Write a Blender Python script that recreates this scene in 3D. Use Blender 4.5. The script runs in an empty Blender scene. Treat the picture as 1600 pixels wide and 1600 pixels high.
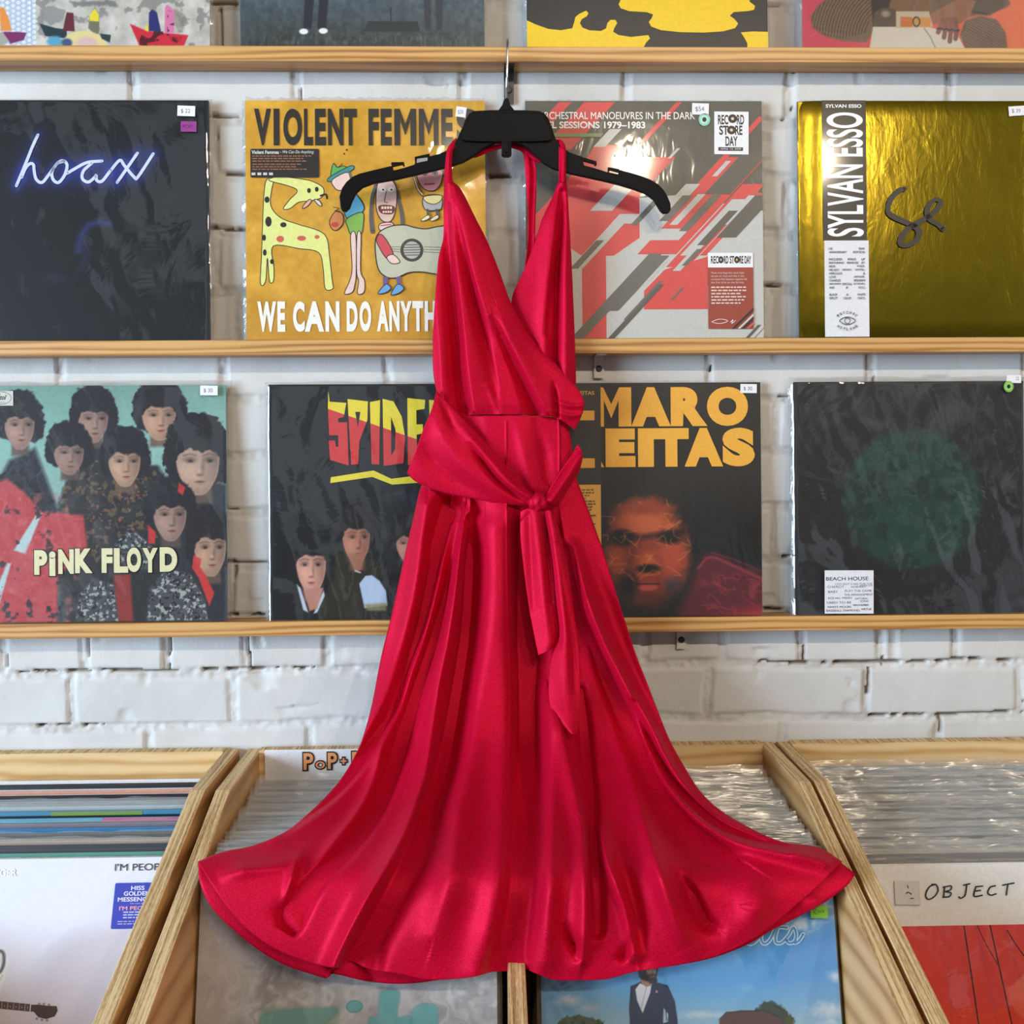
import bpy, bmesh, math, random
import numpy as np
from mathutils import Vector, Matrix

# ---------------------------------------------------------------- camera, world, lights, exposure
SC = bpy.context.scene
COL = SC.collection
EYE = 1.47            # camera height above the floor
DIST = 1.3946           # camera to the brick wall (wall plane is y = 0)
FPX = 1600.0          # focal length for a 1600 px frame
YAW, PITCH, ROLL = 0.02341, 0.06365, 0.006405      # looking a little right and down

_right = Vector((math.cos(YAW), -math.sin(YAW), 0))
_ahead = Vector((math.sin(YAW), math.cos(YAW), 0))
_fwd = _ahead * math.cos(PITCH) - Vector((0, 0, 1)) * math.sin(PITCH)
_up = Vector((0, 0, 1)) * math.cos(PITCH) + _ahead * math.sin(PITCH)
R_AX = _right * math.cos(ROLL) - _up * math.sin(ROLL)
U_AX = _up * math.cos(ROLL) + _right * math.sin(ROLL)
CAMPOS = Vector((0, -DIST, EYE))
cam_data = bpy.data.cameras.new('camera')
cam = bpy.data.objects.new('camera', cam_data)
COL.objects.link(cam)
M = Matrix((R_AX, U_AX, -_fwd)).transposed().to_4x4()
M.translation = CAMPOS
cam.matrix_world = M
cam_data.sensor_width = 36.0
cam_data.lens = 36.0 * FPX / 1600.0
cam_data.clip_start = 0.05
SC.camera = cam

world = bpy.data.worlds.new('world')
SC.world = world
world.use_nodes = True
wn = world.node_tree.nodes['Background']
# noise standing in for the unseen shop: invented pale and dark patches for reflections
_wt = world.node_tree
_tc = _wt.nodes.new('ShaderNodeTexCoord')
_wnz = _wt.nodes.new('ShaderNodeTexNoise')
_wnz.inputs['Scale'].default_value = 4.4
_wnz.inputs['Detail'].default_value = 2.0
_wt.links.new(_tc.outputs['Generated'], _wnz.inputs['Vector'])
_wr = _wt.nodes.new('ShaderNodeValToRGB')
_wr.color_ramp.elements[0].position = 0.46
_wr.color_ramp.elements[0].color = (0.12, 0.125, 0.14, 1)
_wr.color_ramp.elements[1].position = 0.55
_wr.color_ramp.elements[1].color = (0.80, 0.90, 1.0, 1)
_wt.links.new(_wnz.outputs['Fac'], _wr.inputs['Fac'])
# darker ceiling and floor, brighter band at window height
_sx = _wt.nodes.new('ShaderNodeSeparateXYZ')
_wt.links.new(_tc.outputs['Generated'], _sx.inputs['Vector'])
_zr = _wt.nodes.new('ShaderNodeValToRGB')
_zr.color_ramp.elements[0].position = 0.0
_zr.color_ramp.elements[0].color = (0.35, 0.33, 0.32, 1)
_zr.color_ramp.elements[1].position = 1.0
_zr.color_ramp.elements[1].color = (0.42, 0.43, 0.45, 1)
for _p, _c in ((0.38, (0.5, 0.5, 0.5, 1)), (0.5, (1.25, 1.25, 1.25, 1)), (0.66, (1.1, 1.1, 1.1, 1)), (0.78, (0.42, 0.43, 0.45, 1))):
    _e = _zr.color_ramp.elements.new(_p)
    _e.color = _c
_mz = _wt.nodes.new('ShaderNodeMath')
_mz.operation = 'MULTIPLY_ADD'
_mz.inputs[1].default_value = 0.5
_mz.inputs[2].default_value = 0.5
_wt.links.new(_sx.outputs['Z'], _mz.inputs[0])
_wt.links.new(_mz.outputs[0], _zr.inputs['Fac'])
_wm = _wt.nodes.new('ShaderNodeMix')
_wm.data_type = 'RGBA'
_wm.blend_type = 'MULTIPLY'
_wm.inputs['Factor'].default_value = 1.0
_wt.links.new(_wr.outputs['Color'], _wm.inputs[6])
_wt.links.new(_zr.outputs['Color'], _wm.inputs[7])
_wt.links.new(_wm.outputs[2], wn.inputs['Color'])
wn.inputs['Strength'].default_value = 0.40


def area_light(name, loc, target, sx, sy, energy, color):
    d = bpy.data.lights.new(name, 'AREA')
    d.shape = 'RECTANGLE'
    d.size, d.size_y, d.energy, d.color = sx, sy, energy, color
    o = bpy.data.objects.new(name, d)
    COL.objects.link(o)
    o.location = loc
    o.rotation_euler = (Vector(target) - Vector(loc)).to_track_quat('-Z', 'Y').to_euler()
    return o


def bulb(name, loc, energy, color, rad):
    d = bpy.data.lights.new(name, 'POINT')
    d.energy, d.color, d.shadow_soft_size = energy, color, rad
    o = bpy.data.objects.new(name, d)
    COL.objects.link(o)
    o.location = loc
    return o


# daylight through the shop window on the left, warm ceiling bulbs behind the camera, plus an added fill bulb
area_light('window_daylight', (-4.4, -3.1, 1.8), (0.1, -0.1, 1.2), 2.3, 2.3, 400, (0.64, 0.82, 1.0))
for _x, _e in ((-0.09, 34), (0.63, 70), (1.43, 72), (3.3, 125)):  # last entry, far right, is an added fill to brighten the right side
    bulb('ceiling_bulb_and_fill', (_x, -3.0, 3.11), _e, (1.0, 0.82, 0.60), 0.05)

SC.view_settings.view_transform = 'Standard'
SC.view_settings.look = 'None'
SC.view_settings.gamma = 1.0
SC.view_settings.use_curve_mapping = False
SC.view_settings.exposure = 0.0
try:
    SC.cycles.transparent_max_bounces = 24
except Exception:
    pass

# ---------------------------------------------------------------- geometry helpers
RA = np.array(R_AX); UA = np.array(U_AX); FA = np.array(_fwd); CP = np.array(CAMPOS)


def at(px, py, yw):
    """World point seen at a pixel of the 1600 frame, on the plane y = yw (arrays allowed)."""
    px = np.asarray(px, float); py = np.asarray(py, float); yw = np.asarray(yw, float)
    dx = (px - 800.0) / FPX; dz = -(py - 800.0) / FPX
    dirv = dx[..., None] * RA + dz[..., None] * UA + FA
    t = (yw - CP[1]) / dirv[..., 1]
    return CP + dirv * t[..., None]


def pt(px, py, yw):
    return Vector(at(px, py, yw))


def lin(c):
    c = np.asarray(c, float) / 255.0
    return np.where(c <= 0.04045, c / 12.92, ((c + 0.055) / 1.055) ** 2.4)


def mesh_obj(name, verts, faces, mats, parent=None, smooth=False, midx=None, link=True):
    me = bpy.data.meshes.new(name)
    if isinstance(verts, np.ndarray):
        verts = verts.tolist()
    me.from_pydata([tuple(v) for v in verts], [], [tuple(f) for f in faces])
    for m in (mats if isinstance(mats, (list, tuple)) else [mats]):
        me.materials.append(m)
    if midx is not None:
        me.polygons.foreach_set('material_index', np.asarray(midx, dtype=np.int32))
    if smooth:
        me.polygons.foreach_set('use_smooth', np.ones(len(me.polygons), dtype=bool))
    me.update()
    o = bpy.data.objects.new(name, me)
    if link:
        COL.objects.link(o)
    if parent is not None:
        o.parent = parent
    return o


def grid_faces(nv, nu):
    i = np.arange(nv - 1)[:, None] * nu + np.arange(nu - 1)[None, :]
    i = i.reshape(-1)
    return np.stack([i, i + 1, i + nu + 1, i + nu], 1)


def fast_grid(name, V, nv, nu, mats, parent=None, smooth=True, flip=False):
    """Quad grid built straight from numpy arrays."""
    F = grid_faces(nv, nu)
    if flip:
        F = F[:, ::-1]
    me = bpy.data.meshes.new(name)
    me.vertices.add(len(V))
    me.vertices.foreach_set('co', np.ascontiguousarray(V, dtype=np.float32).ravel())
    me.loops.add(F.size)
    me.loops.foreach_set('vertex_index', np.ascontiguousarray(F, dtype=np.int32).ravel())
    me.polygons.add(len(F))
    me.polygons.foreach_set('loop_start', np.arange(0, F.size, 4, dtype=np.int32))
    me.polygons.foreach_set('loop_total', np.full(len(F), 4, dtype=np.int32))
    me.polygons.foreach_set('use_smooth', np.full(len(F), smooth, dtype=bool))
    for m in (mats if isinstance(mats, (list, tuple)) else [mats]):
        me.materials.append(m)
    me.update(calc_edges=True)
    me.validate()
    o = bpy.data.objects.new(name, me)
    COL.objects.link(o)
    if parent is not None:
        o.parent = parent
    return o


def box_vf(x0, x1, y0, y1, z0, z1):
    v = [(x0, y0, z0), (x1, y0, z0), (x1, y1, z0), (x0, y1, z0),
         (x0, y0, z1), (x1, y0, z1), (x1, y1, z1), (x0, y1, z1)]
    f = [(0, 3, 2, 1), (4, 5, 6, 7), (0, 1, 5, 4), (1, 2, 6, 5), (2, 3, 7, 6), (3, 0, 4, 7)]
    return v, f


def box(name, dims, mat, parent=None, bevel=0.0):
    v, f = box_vf(*dims)
    o = mesh_obj(name, v, f, mat, parent)
    if bevel:
        b = o.modifiers.new('edge', 'BEVEL'); b.width = bevel; b.segments = 2
    return o


def thing(name, label, cat, loc=(0, 0, 0), rot=(0, 0, 0), group=None):
    o = bpy.data.objects.new(name, None)
    o.empty_display_size = 0.05
    COL.objects.link(o)
    o.location = loc
    o.rotation_euler = rot
    o['label'] = label; o['category'] = cat
    if group:
        o['group'] = group
    return o


def tag(o, label, cat, group=None):
    o['label'] = label; o['category'] = cat
    if group:
        o['group'] = group
    return o


def smooth_path(P, n=8, closed=False):
    """Catmull-Rom through the points."""
    P = np.asarray(P, float)
    if len(P) < 3:
        t = np.linspace(0, 1, n + 1)[:, None]
        return P[0] * (1 - t) + P[-1] * t
    if closed:
        Q = np.vstack([P[-1], P, P[0], P[1]])
    else:
        Q = np.vstack([2 * P[0] - P[1], P, 2 * P[-1] - P[-2]])
    out = []
    for i in range(1, len(Q) - 2):
        t = np.linspace(0, 1, n, endpoint=False)[:, None]
        a, b, c, d = Q[i - 1], Q[i], Q[i + 1], Q[i + 2]
        out.append(0.5 * (2 * b + (c - a) * t + (2 * a - 5 * b + 4 * c - d) * t ** 2 + (3 * b - a - 3 * c + d) * t ** 3))
    if not closed:
        out.append(P[-1:])
    return np.vstack(out)


def resample(P, n, smooth=True):
    P = np.asarray(P, float)
    if smooth and len(P) > 2:
        P = smooth_path(P, 10)
    s = np.r_[0, np.cumsum(np.linalg.norm(np.diff(P, axis=0), axis=1))]
    t = np.linspace(0, s[-1], n)
    return np.stack([np.interp(t, s, P[:, k]) for k in range(P.shape[1])], 1)


def vnoise(x, y, seed=0):
    """Smooth value noise on numpy arrays."""
    xi = np.floor(x).astype(np.int64); yi = np.floor(y).astype(np.int64)
    xf = x - xi; yf = y - yi
    xf = xf * xf * (3 - 2 * xf); yf = yf * yf * (3 - 2 * yf)

    def h(a, b):
        n = (a * 374761393 + b * 668265263 + seed * 982451653) & 0xFFFFFFFF
        n = ((n ^ (n >> 13)) * 1274126177) & 0xFFFFFFFF
        return ((n ^ (n >> 16)) & 0xFFFF) / 65535.0
    return (h(xi, yi) * (1 - xf) + h(xi + 1, yi) * xf) * (1 - yf) + (h(xi, yi + 1) * (1 - xf) + h(xi + 1, yi + 1) * xf) * yf


def fbm(x, y, oct=4, seed=0):
    v = 0; a = 0.5
    for k in range(oct):
        v = v + a * vnoise(x * 2 ** k, y * 2 ** k, seed + k * 17); a *= 0.5
    return v / (1 - 0.5 ** oct)


def tube(name, path, rad, mat, parent=None, seg=10):
    P = [Vector(p) for p in path]
    n = len(P)
    V, F = [], []
    ref = None
    for i, p in enumerate(P):
        t = (P[min(i + 1, n - 1)] - P[max(i - 1, 0)]).normalized()
        if ref is None:
            ref = t.orthogonal().normalized()
        ref = (ref - t * ref.dot(t)).normalized()
        b = t.cross(ref)
        r = rad[i] if isinstance(rad, (list, tuple)) else rad
        for k in range(seg):
            a = 2 * math.pi * k / seg
            V.append(p + ref * (math.cos(a) * r) + b * (math.sin(a) * r))
    for i in range(n - 1):
        for k in range(seg):
            k2 = (k + 1) % seg
            F.append((i * seg + k, i * seg + k2, (i + 1) * seg + k2, (i + 1) * seg + k))
    F.append(tuple(range(seg))[::-1])
    F.append(tuple((n - 1) * seg + k for k in range(seg)))
    return mesh_obj(name, V, F, mat, parent, smooth=True)


# ---------------------------------------------------------------- materials
class NT:
    def __init__(self, name):
        self.m = bpy.data.materials.new(name)
        self.m.use_nodes = True
        self.t = self.m.node_tree
        self.b = self.t.nodes['Principled BSDF']
        self.out = self.t.nodes['Material Output']

    def n(self, typ, **kw):
        nd = self.t.nodes.new(typ)
        for k, v in kw.items():
            if k in nd.bl_rna.properties:
                setattr(nd, k, v)
            else:
                nd.inputs[k.replace('_', ' ')].default_value = v
        return nd

    def l(self, a, b):
        self.t.links.new(a, b)

    def noise(self, scale, detail=4, rough=0.5, vec=None, dist=0.0):
        nd = self.n('ShaderNodeTexNoise')
        nd.inputs['Scale'].default_value = scale
        nd.inputs['Detail'].default_value = detail
        nd.inputs['Roughness'].default_value = rough
        nd.inputs['Distortion'].default_value = dist
        if vec is not None:
            self.l(vec, nd.inputs['Vector'])
        return nd

    def coords(self, scale=(1, 1, 1), rot=(0, 0, 0), kind='Object'):
        tc = self.n('ShaderNodeTexCoord')
        mp = self.n('ShaderNodeMapping')
        mp.inputs['Scale'].default_value = scale
        mp.inputs['Rotation'].default_value = rot
        self.l(tc.outputs[kind], mp.inputs['Vector'])
        return mp.outputs['Vector']

    def ramp(self, fac, stops):
        r = self.n('ShaderNodeValToRGB')
        el = r.color_ramp.elements
        while len(el) < len(stops):
            el.new(0.5)
        for e, (p, c) in zip(el, stops):
            e.position = p
            e.color = tuple(c) + (1,) if len(c) == 3 else c
        self.l(fac, r.inputs['Fac'])
        return r.outputs['Color']

    def bump(self, height, strength=0.3, dist=0.001, to=None):
        bp = self.n('ShaderNodeBump')
        bp.inputs['Strength'].default_value = strength
        bp.inputs['Distance'].default_value = dist
        self.l(height, bp.inputs['Height'])
        self.l(bp.outputs['Normal'], to or self.b.inputs['Normal'])
        return bp


def S(c):
    return tuple(float(x) for x in lin(c))


_flat = {}


def flat(rgb, rough=0.5, spec=0.4, coat=0.0, metal=0.0):
    """Plain printed / painted colour with a trace of paper grain."""
    key = (tuple(rgb), rough, spec, coat, metal)
    if key in _flat:
        return _flat[key]
    t = NT('print_%d_%d_%d' % tuple(int(c) for c in rgb))
    nz = t.noise(300, 2, vec=t.coords())
    c = S(rgb)
    t.l(t.ramp(nz.outputs['Fac'], [(0.3, tuple(x * 0.95 for x in c)), (0.7, tuple(min(1, x * 1.04) for x in c))]), t.b.inputs['Base Color'])
    t.b.inputs['Roughness'].default_value = rough
    t.b.inputs['Specular IOR Level'].default_value = spec
    t.b.inputs['Metallic'].default_value = metal
    if coat:
        t.b.inputs['Coat Weight'].default_value = coat
        t.b.inputs['Coat Roughness'].default_value = 0.08
    _flat[key] = t.m
    return t.m


def wood_material(name, c_dark, c_mid, c_light, scale=(3, 40, 40), rough=0.45, dist=5.0):
    t = NT(name)
    v = t.coords(scale)
    n1 = t.noise(1.6, 5, 0.6, v, 0.7)
    wv = t.n('ShaderNodeTexWave')
    wv.wave_type = 'BANDS'; wv.bands_direction = 'Z'
    wv.inputs['Scale'].default_value = 1.0
    wv.inputs['Distortion'].default_value = dist
    wv.inputs['Detail'].default_value = 3
    wv.inputs['Detail Scale'].default_value = 1.2
    t.l(v, wv.inputs['Vector'])
    mx = t.n('ShaderNodeMath', operation='MULTIPLY_ADD')
    t.l(wv.outputs['Fac'], mx.inputs[0]); mx.inputs[1].default_value = 0.6
    hm = t.n('ShaderNodeMath', operation='MULTIPLY')
    t.l(n1.outputs['Fac'], hm.inputs[0]); hm.inputs[1].default_value = 0.5
    t.l(hm.outputs[0], mx.inputs[2])
    t.l(t.ramp(mx.outputs[0], [(0.15, c_dark), (0.42, c_mid), (0.8, c_light)]), t.b.inputs['Base Color'])
    t.b.inputs['Roughness'].default_value = rough
    t.bump(n1.outputs['Fac'], 0.15, 0.0006)
    return t.m


MAT = {}
MAT['shelf'] = wood_material('pine_shelf', S((150, 98, 46)), S((196, 144, 82)), S((212, 166, 104)), (1.6, 34, 34), 0.42, 8.0)
MAT['ply_face'] = wood_material('plywood_face', S((196, 150, 92)), S((218, 180, 124)), S((228, 196, 146)), (4, 6, 18), 0.45)
MAT['ply_side'] = wood_material('plywood_side_face', S((168, 118, 66)), S((200, 152, 96)), S((216, 172, 116)), (14, 3, 9), 0.45)


def ply_edge():
    t = NT('plywood_cut_edge')
    v = t.coords((420, 6, 6))
    n1 = t.noise(1.0, 3, 0.6, v, 0.3)
    v2 = t.coords((900, 120, 120))
    n2 = t.noise(1.0, 3, 0.7, v2)
    ad = t.n('ShaderNodeMath', operation='MULTIPLY_ADD')
    t.l(n2.outputs['Fac'], ad.inputs[0]); ad.inputs[1].default_value = 0.45
    t.l(n1.outputs['Fac'], ad.inputs[2])
    t.l(t.ramp(ad.outputs[0], [(0.46, S((112, 80, 46))), (0.64, S((176, 140, 92))), (0.82, S((226, 200, 152)))]), t.b.inputs['Base Color'])
    t.b.inputs['Roughness'].default_value = 0.7
    t.bump(ad.outputs[0], 0.3, 0.0006)
    return t.m


MAT['ply_edge'] = ply_edge()


def cloth_material():
    t = NT('crimson_satin_jersey')
    v = t.coords((1, 1, 1))
    g = t.noise(700, 2, 0.8, v)
    big = t.noise(9, 3, 0.5, v)
    ad = t.n('ShaderNodeMath', operation='MULTIPLY_ADD')
    t.l(big.outputs['Fac'], ad.inputs[0]); ad.inputs[1].default_value = 0.25
    t.l(g.outputs['Fac'], ad.inputs[2])
    t.l(t.ramp(ad.outputs[0], [(0.46, (0.41, 0.001, 0.013)), (0.78, (0.66, 0.003, 0.043))]), t.b.inputs['Base Color'])
    t.b.inputs['Metallic'].default_value = 0.26
    t.b.inputs['Roughness'].default_value = 0.52
    t.b.inputs['Specular IOR Level'].default_value = 0.30
    t.b.inputs['Specular Tint'].default_value = (1.0, 0.3, 0.5, 1)
    t.b.inputs['Sheen Weight'].default_value = 0.10
    t.b.inputs['Sheen Roughness'].default_value = 0.4
    t.b.inputs['Sheen Tint'].default_value = (1.0, 0.08, 0.25, 1)
    t.bump(g.outputs['Fac'], 0.45, 0.0007)
    return t.m


MAT['dress'] = cloth_material()


def film_material(name, gloss, haze, bump_scale=60, strength=0.5, rough=0.06, stretch=(1, 1, 1)):
    """Clear polythene: mostly see-through, some mirror reflection, a trace of haze."""
    t = NT(name)
    t.t.nodes.remove(t.b)
    tr = t.n('ShaderNodeBsdfTransparent')
    gl = t.n('ShaderNodeBsdfGlossy')
    gl.inputs['Roughness'].default_value = rough
    df = t.n('ShaderNodeBsdfDiffuse')
    df.inputs['Color'].default_value = (0.72, 0.72, 0.70, 1)
    fr = t.n('ShaderNodeLayerWeight')
    fr.inputs['Blend'].default_value = 0.25
    ad = t.n('ShaderNodeMath', operation='MULTIPLY_ADD')
    t.l(fr.outputs['Facing'], ad.inputs[0]); ad.inputs[1].default_value = 0.5; ad.inputs[2].default_value = gloss
    m1 = t.n('ShaderNodeMixShader'); m2 = t.n('ShaderNodeMixShader')
    t.l(ad.outputs[0], m1.inputs['Fac']); t.l(tr.outputs[0], m1.inputs[1]); t.l(gl.outputs[0], m1.inputs[2])
    m2.inputs['Fac'].default_value = haze
    t.l(m1.outputs[0], m2.inputs[1]); t.l(df.outputs[0], m2.inputs[2])
    t.l(m2.outputs[0], t.out.inputs['Surface'])
    nz = t.noise(bump_scale, 3, 0.55, t.coords(stretch), 1.5)
    bp = t.n('ShaderNodeBump')
    bp.inputs['Strength'].default_value = strength
    bp.inputs['Distance'].default_value = 0.002
    t.l(nz.outputs['Fac'], bp.inputs['Height'])
    for nd in (gl, fr, df):
        t.l(bp.outputs['Normal'], nd.inputs['Normal'])
    return t.m


MAT['film'] = film_material('clear_poly_sleeve', 0.085, 0.008, 14, 0.25, 0.015)
MAT['film_edge'] = film_material('clear_sleeve_margin', 0.10, 0.10, 60, 0.8, 0.08)
MAT['film_bin'] = film_material('crinkled_clear_sleeve', 0.075, 0.14, 60, 0.7, 0.21, (0.2, 1, 1))


def print_attr_material(name, rough=0.35, coat=0.6, coat_rough=0.06, bump_scale=25, strength=0.12, metal=0.0):
    """Printed picture held as point colours on the cover, under a clear coat of shrink wrap."""
    t = NT(name)
    a = t.n('ShaderNodeAttribute')
    a.attribute_name = 'print'
    t.l(a.outputs['Color'], t.b.inputs['Base Color'])
    t.b.inputs['Roughness'].default_value = rough
    t.b.inputs['Specular IOR Level'].default_value = 0.3
    t.b.inputs['Metallic'].default_value = metal
    t.b.inputs['Coat Weight'].default_value = coat
    t.b.inputs['Coat Roughness'].default_value = coat_rough
    nz = t.noise(bump_scale, 3, 0.6, t.coords((1, 1, 0.45)), 0.8)
    t.bump(nz.outputs['Fac'], strength, 0.002, t.b.inputs['Coat Normal'])
    return t.m


MAT['print_gloss'] = print_attr_material('printed_cover_shrink_wrapped', 0.4, 0.7, 0.07, 28, 0.25)
MAT['print_loose'] = print_attr_material('printed_cover_card', 0.45, 0.15, 0.2, 20, 0.05)
MAT['black_plastic'] = None
_t = NT('black_hanger_plastic')
_t.b.inputs['Base Color'].default_value = (0.006, 0.006, 0.0065, 1)
_t.b.inputs['Roughness'].default_value = 0.42
_t.b.inputs['Specular IOR Level'].default_value = 0.08
_n = _t.noise(260, 3, vec=_t.coords()); _t.bump(_n.outputs['Fac'], 0.08, 0.0005)
MAT['black_plastic'] = _t.m
_t = NT('chrome_wire')
_t.b.inputs['Base Color'].default_value = (0.72, 0.74, 0.78, 1)
_t.b.inputs['Metallic'].default_value = 1.0
_n = _t.noise(90, 2, vec=_t.coords()); _t.l(_t.ramp(_n.outputs['Fac'], [(0.3, (0.12, 0.12, 0.12)), (0.7, (0.26, 0.26, 0.26))]), _t.b.inputs['Roughness'])
MAT['chrome'] = _t.m
_t = NT('gold_foil')
_n2 = _t.noise(7, 3, 0.5, _t.coords((1, 1, 1)))
_t.l(_t.ramp(_n2.outputs['Fac'], [(0.3, (0.125, 0.094, 0.0025)), (0.7, (0.16, 0.120, 0.004))]), _t.b.inputs['Base Color'])
_t.b.inputs['Metallic'].default_value = 0.85
_t.b.inputs['Roughness'].default_value = 0.20
_n = _t.noise(55, 4, 0.6, _t.coords((1, 1, 0.4)), 0.4); _t.bump(_n.outputs['Fac'], 0.22, 0.002)
MAT['gold'] = _t.m

# ---------------------------------------------------------------- the painted brick wall and floor
COURSE, BL = 0.0738, 0.2185
JW = 0.010


def brick_wall():
    def axis(lo, hi, dlo, dhi, fine, coarse):
        a = np.arange(lo, dlo, coarse); b = np.arange(dlo, dhi, fine); c = np.arange(dhi, hi + coarse * .5, coarse)
        return np.r_[a, b, c]
    xs = axis(-2.4, 2.4, -0.80, 0.86, 0.0027, 0.06)
    zs = axis(0.0, 2.9, EYE - 0.60, EYE + 0.62, 0.0027, 0.06)
    X, Z = np.meshgrid(xs, zs)
    wob = (fbm(X * 9, Z * 9, 3, 5) - 0.5) * 0.012
    wob2 = (fbm(X * 9 + 40, Z * 9, 3, 8) - 0.5) * 0.010
    c = (Z + wob - (EYE - 0.3047)) / COURSE
    k = np.floor(c)
    fz = (c - k) * COURSE
    header = (k.astype(int) % 6 == 0)
    L = np.where(header, BL / 2, BL)
    ph = np.where(k.astype(int) % 2 == 0, 0.0862, -0.0055) + (vnoise(k * 3.1, k * 0 + 0.5, 3) - .5) * 0.03
    ph = np.where(header, 0.014, ph)
    bx = (X + wob2 + 0.565 - ph) / L
    kx = np.floor(bx)
    fx = (bx - kx) * L
    jz = JW * (0.65 + 0.8 * fbm(X * 14, Z * 14, 2, 21))
    dz = np.minimum(fz, COURSE - fz) - jz / 2
    dx = np.minimum(fx, L - fx) - jz / 2 * 0.9
    d = np.minimum(dx, dz)                      # > 0 inside a brick
    inside = np.clip(d / 0.003, 0, 1)
    inside = inside * inside * (3 - 2 * inside)
    tilt = (vnoise(k * 7.3 + kx * 3.7, kx * 1.9 + k, 9) - .5) * 0.0016
    rough = (fbm(X * 130, Z * 130, 3, 31) - .5)
    face = tilt + (fbm(X * 22, Z * 22, 3, 12) - .5) * 0.0012 + rough * 0.0004
    mort = -0.0032 + rough * 0.0050 + (fbm(X * 45, Z * 45, 2, 55) - .5) * 0.002
    H = face * inside + mort * (1 - inside)
    # open cracks under some bricks
    lower = (fz > jz / 2 - 0.003) & (fz < jz / 2 + 0.0015)
    side = (fx > jz / 2 - 0.002) & (fx < jz / 2 + 0.001)
    gate = fbm(X * 7, Z * 11, 2, 77)
    crack = ((lower & (gate > 0.56)) | (side & (gate > 0.66))) & (fbm(X * 60, Z * 60, 2, 91) > 0.40)
    H = np.where(crack, H - 0.007, H)
    chip = fbm(X * 16, Z * 16, 3, 101)
    H = H - np.clip(chip - 0.70, 0, 1) * 0.03 * (d < 0.02)
    V = np.stack([X, -H, Z], -1).reshape(-1, 3)
    t = NT('white_painted_brick')
    a = t.n('ShaderNodeAttribute'); a.attribute_name = 'crack'
    v = t.coords()
    st = t.noise(6, 4, 0.6, v)
    base = t.ramp(st.outputs['Fac'], [(0.35, S((201, 200, 197))), (0.6, S((212, 212, 211)))])
    mixn = t.n('ShaderNodeMix', data_type='RGBA')
    t.l(a.outputs['Fac'], mixn.inputs['Factor'])
    t.l(base, mixn.inputs[6]); mixn.inputs[7].default_value = S((120, 100, 80)) + (1,)
    t.l(mixn.outputs[2], t.b.inputs['Base Color'])
    t.b.inputs['Roughness'].default_value = 0.55
    t.b.inputs['Specular IOR Level'].default_value = 0.3
    nb = t.noise(260, 5, 0.65, v); t.bump(nb.outputs['Fac'], 0.55, 0.0010)
    o = fast_grid('wall_back', V, len(zs), len(xs), t.m)
    dirt = np.clip(crack * 0.8 + np.clip(0.5 - inside, 0, 1) * np.clip(fbm(X * 10, Z * 10, 3, 63) - 0.52, 0, 1) * 2.0, 0, 1)
    at_ = o.data.attributes.new('crack', 'FLOAT', 'POINT')
    at_.data.foreach_set('value', np.ascontiguousarray(dirt.ravel(), dtype=np.float32))
    o['kind'] = 'structure'
    return o


brick_wall()
_v, _f = box_vf(-2.4, 2.4, -4.0, 0.0, -0.05, 0.0)
fl = mesh_obj('floor', _v, _f, wood_material('floor_boards', S((120, 92, 66)), S((150, 118, 86)), S((172, 138, 104)), (12, 3, 12)))
fl['kind'] = 'structure'

# ---------------------------------------------------------------- record ledges
SHELF_Z = [EYE + 0.5150, EYE + 0.1412, EYE - 0.2298]
white_metal = flat((206, 204, 200), 0.45)
dark_metal = flat((34, 36, 40), 0.4, 0.5)
SHELF_LABEL = ['pine picture ledge highest on the brick wall with the hanger hooked over it',
               'pine picture ledge in the middle of the wall under the gold sleeve',
               'pine picture ledge lowest on the wall just above the record bins']
BR = [(795, 118, dark_metal), (936, 571, white_metal), (1065, 997, white_metal)]
for z, lab, (bpx, bpy_, bm) in zip(SHELF_Z, SHELF_LABEL, BR):
    sh = thing('wall_shelf', lab, 'shelf', (0, 0, z), group='picture ledges on the brick wall')
    box('board', (-1.15, 1.15, -0.040, -0.0025, -0.0194, 0.0), MAT['shelf'], sh, 0.0012)
    p = pt(bpx, bpy_, -0.006)
    xs_ = [p.x]
    for bx in xs_:
        h = 0.030 if bm is white_metal else 0.042
        v1, f1 = box_vf(bx - .0065, bx + .0065, -0.0055, -0.0040, -0.0194 - h, -0.0194)
        v2, f2 = box_vf(bx - .0065, bx + .0065, -0.034, -0.0040, -0.0206, -0.0194)
        br = mesh_obj('bracket', v1 + v2, f1 + [tuple(i + 8 for i in q) for q in f2], bm, sh)
        ring = []
        sz = -0.0194 - h * 0.58
        for k in range(16):
            a = 2 * math.pi * k / 16
            ring.append((bx + .0046 * math.cos(a), sz + .0046 * math.sin(a)))
        V = [(x, -0.0055, zz) for x, zz in ring] + [(bx + (x - bx) * .7, -0.0078, sz + (zz - sz) * .7) for x, zz in ring]
        F = [(k, (k + 1) % 16, 16 + (k + 1) % 16, 16 + k) for k in range(16)] + [tuple(range(16, 32))]
        mesh_obj('screw', V, F, dark_metal, br)

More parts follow.
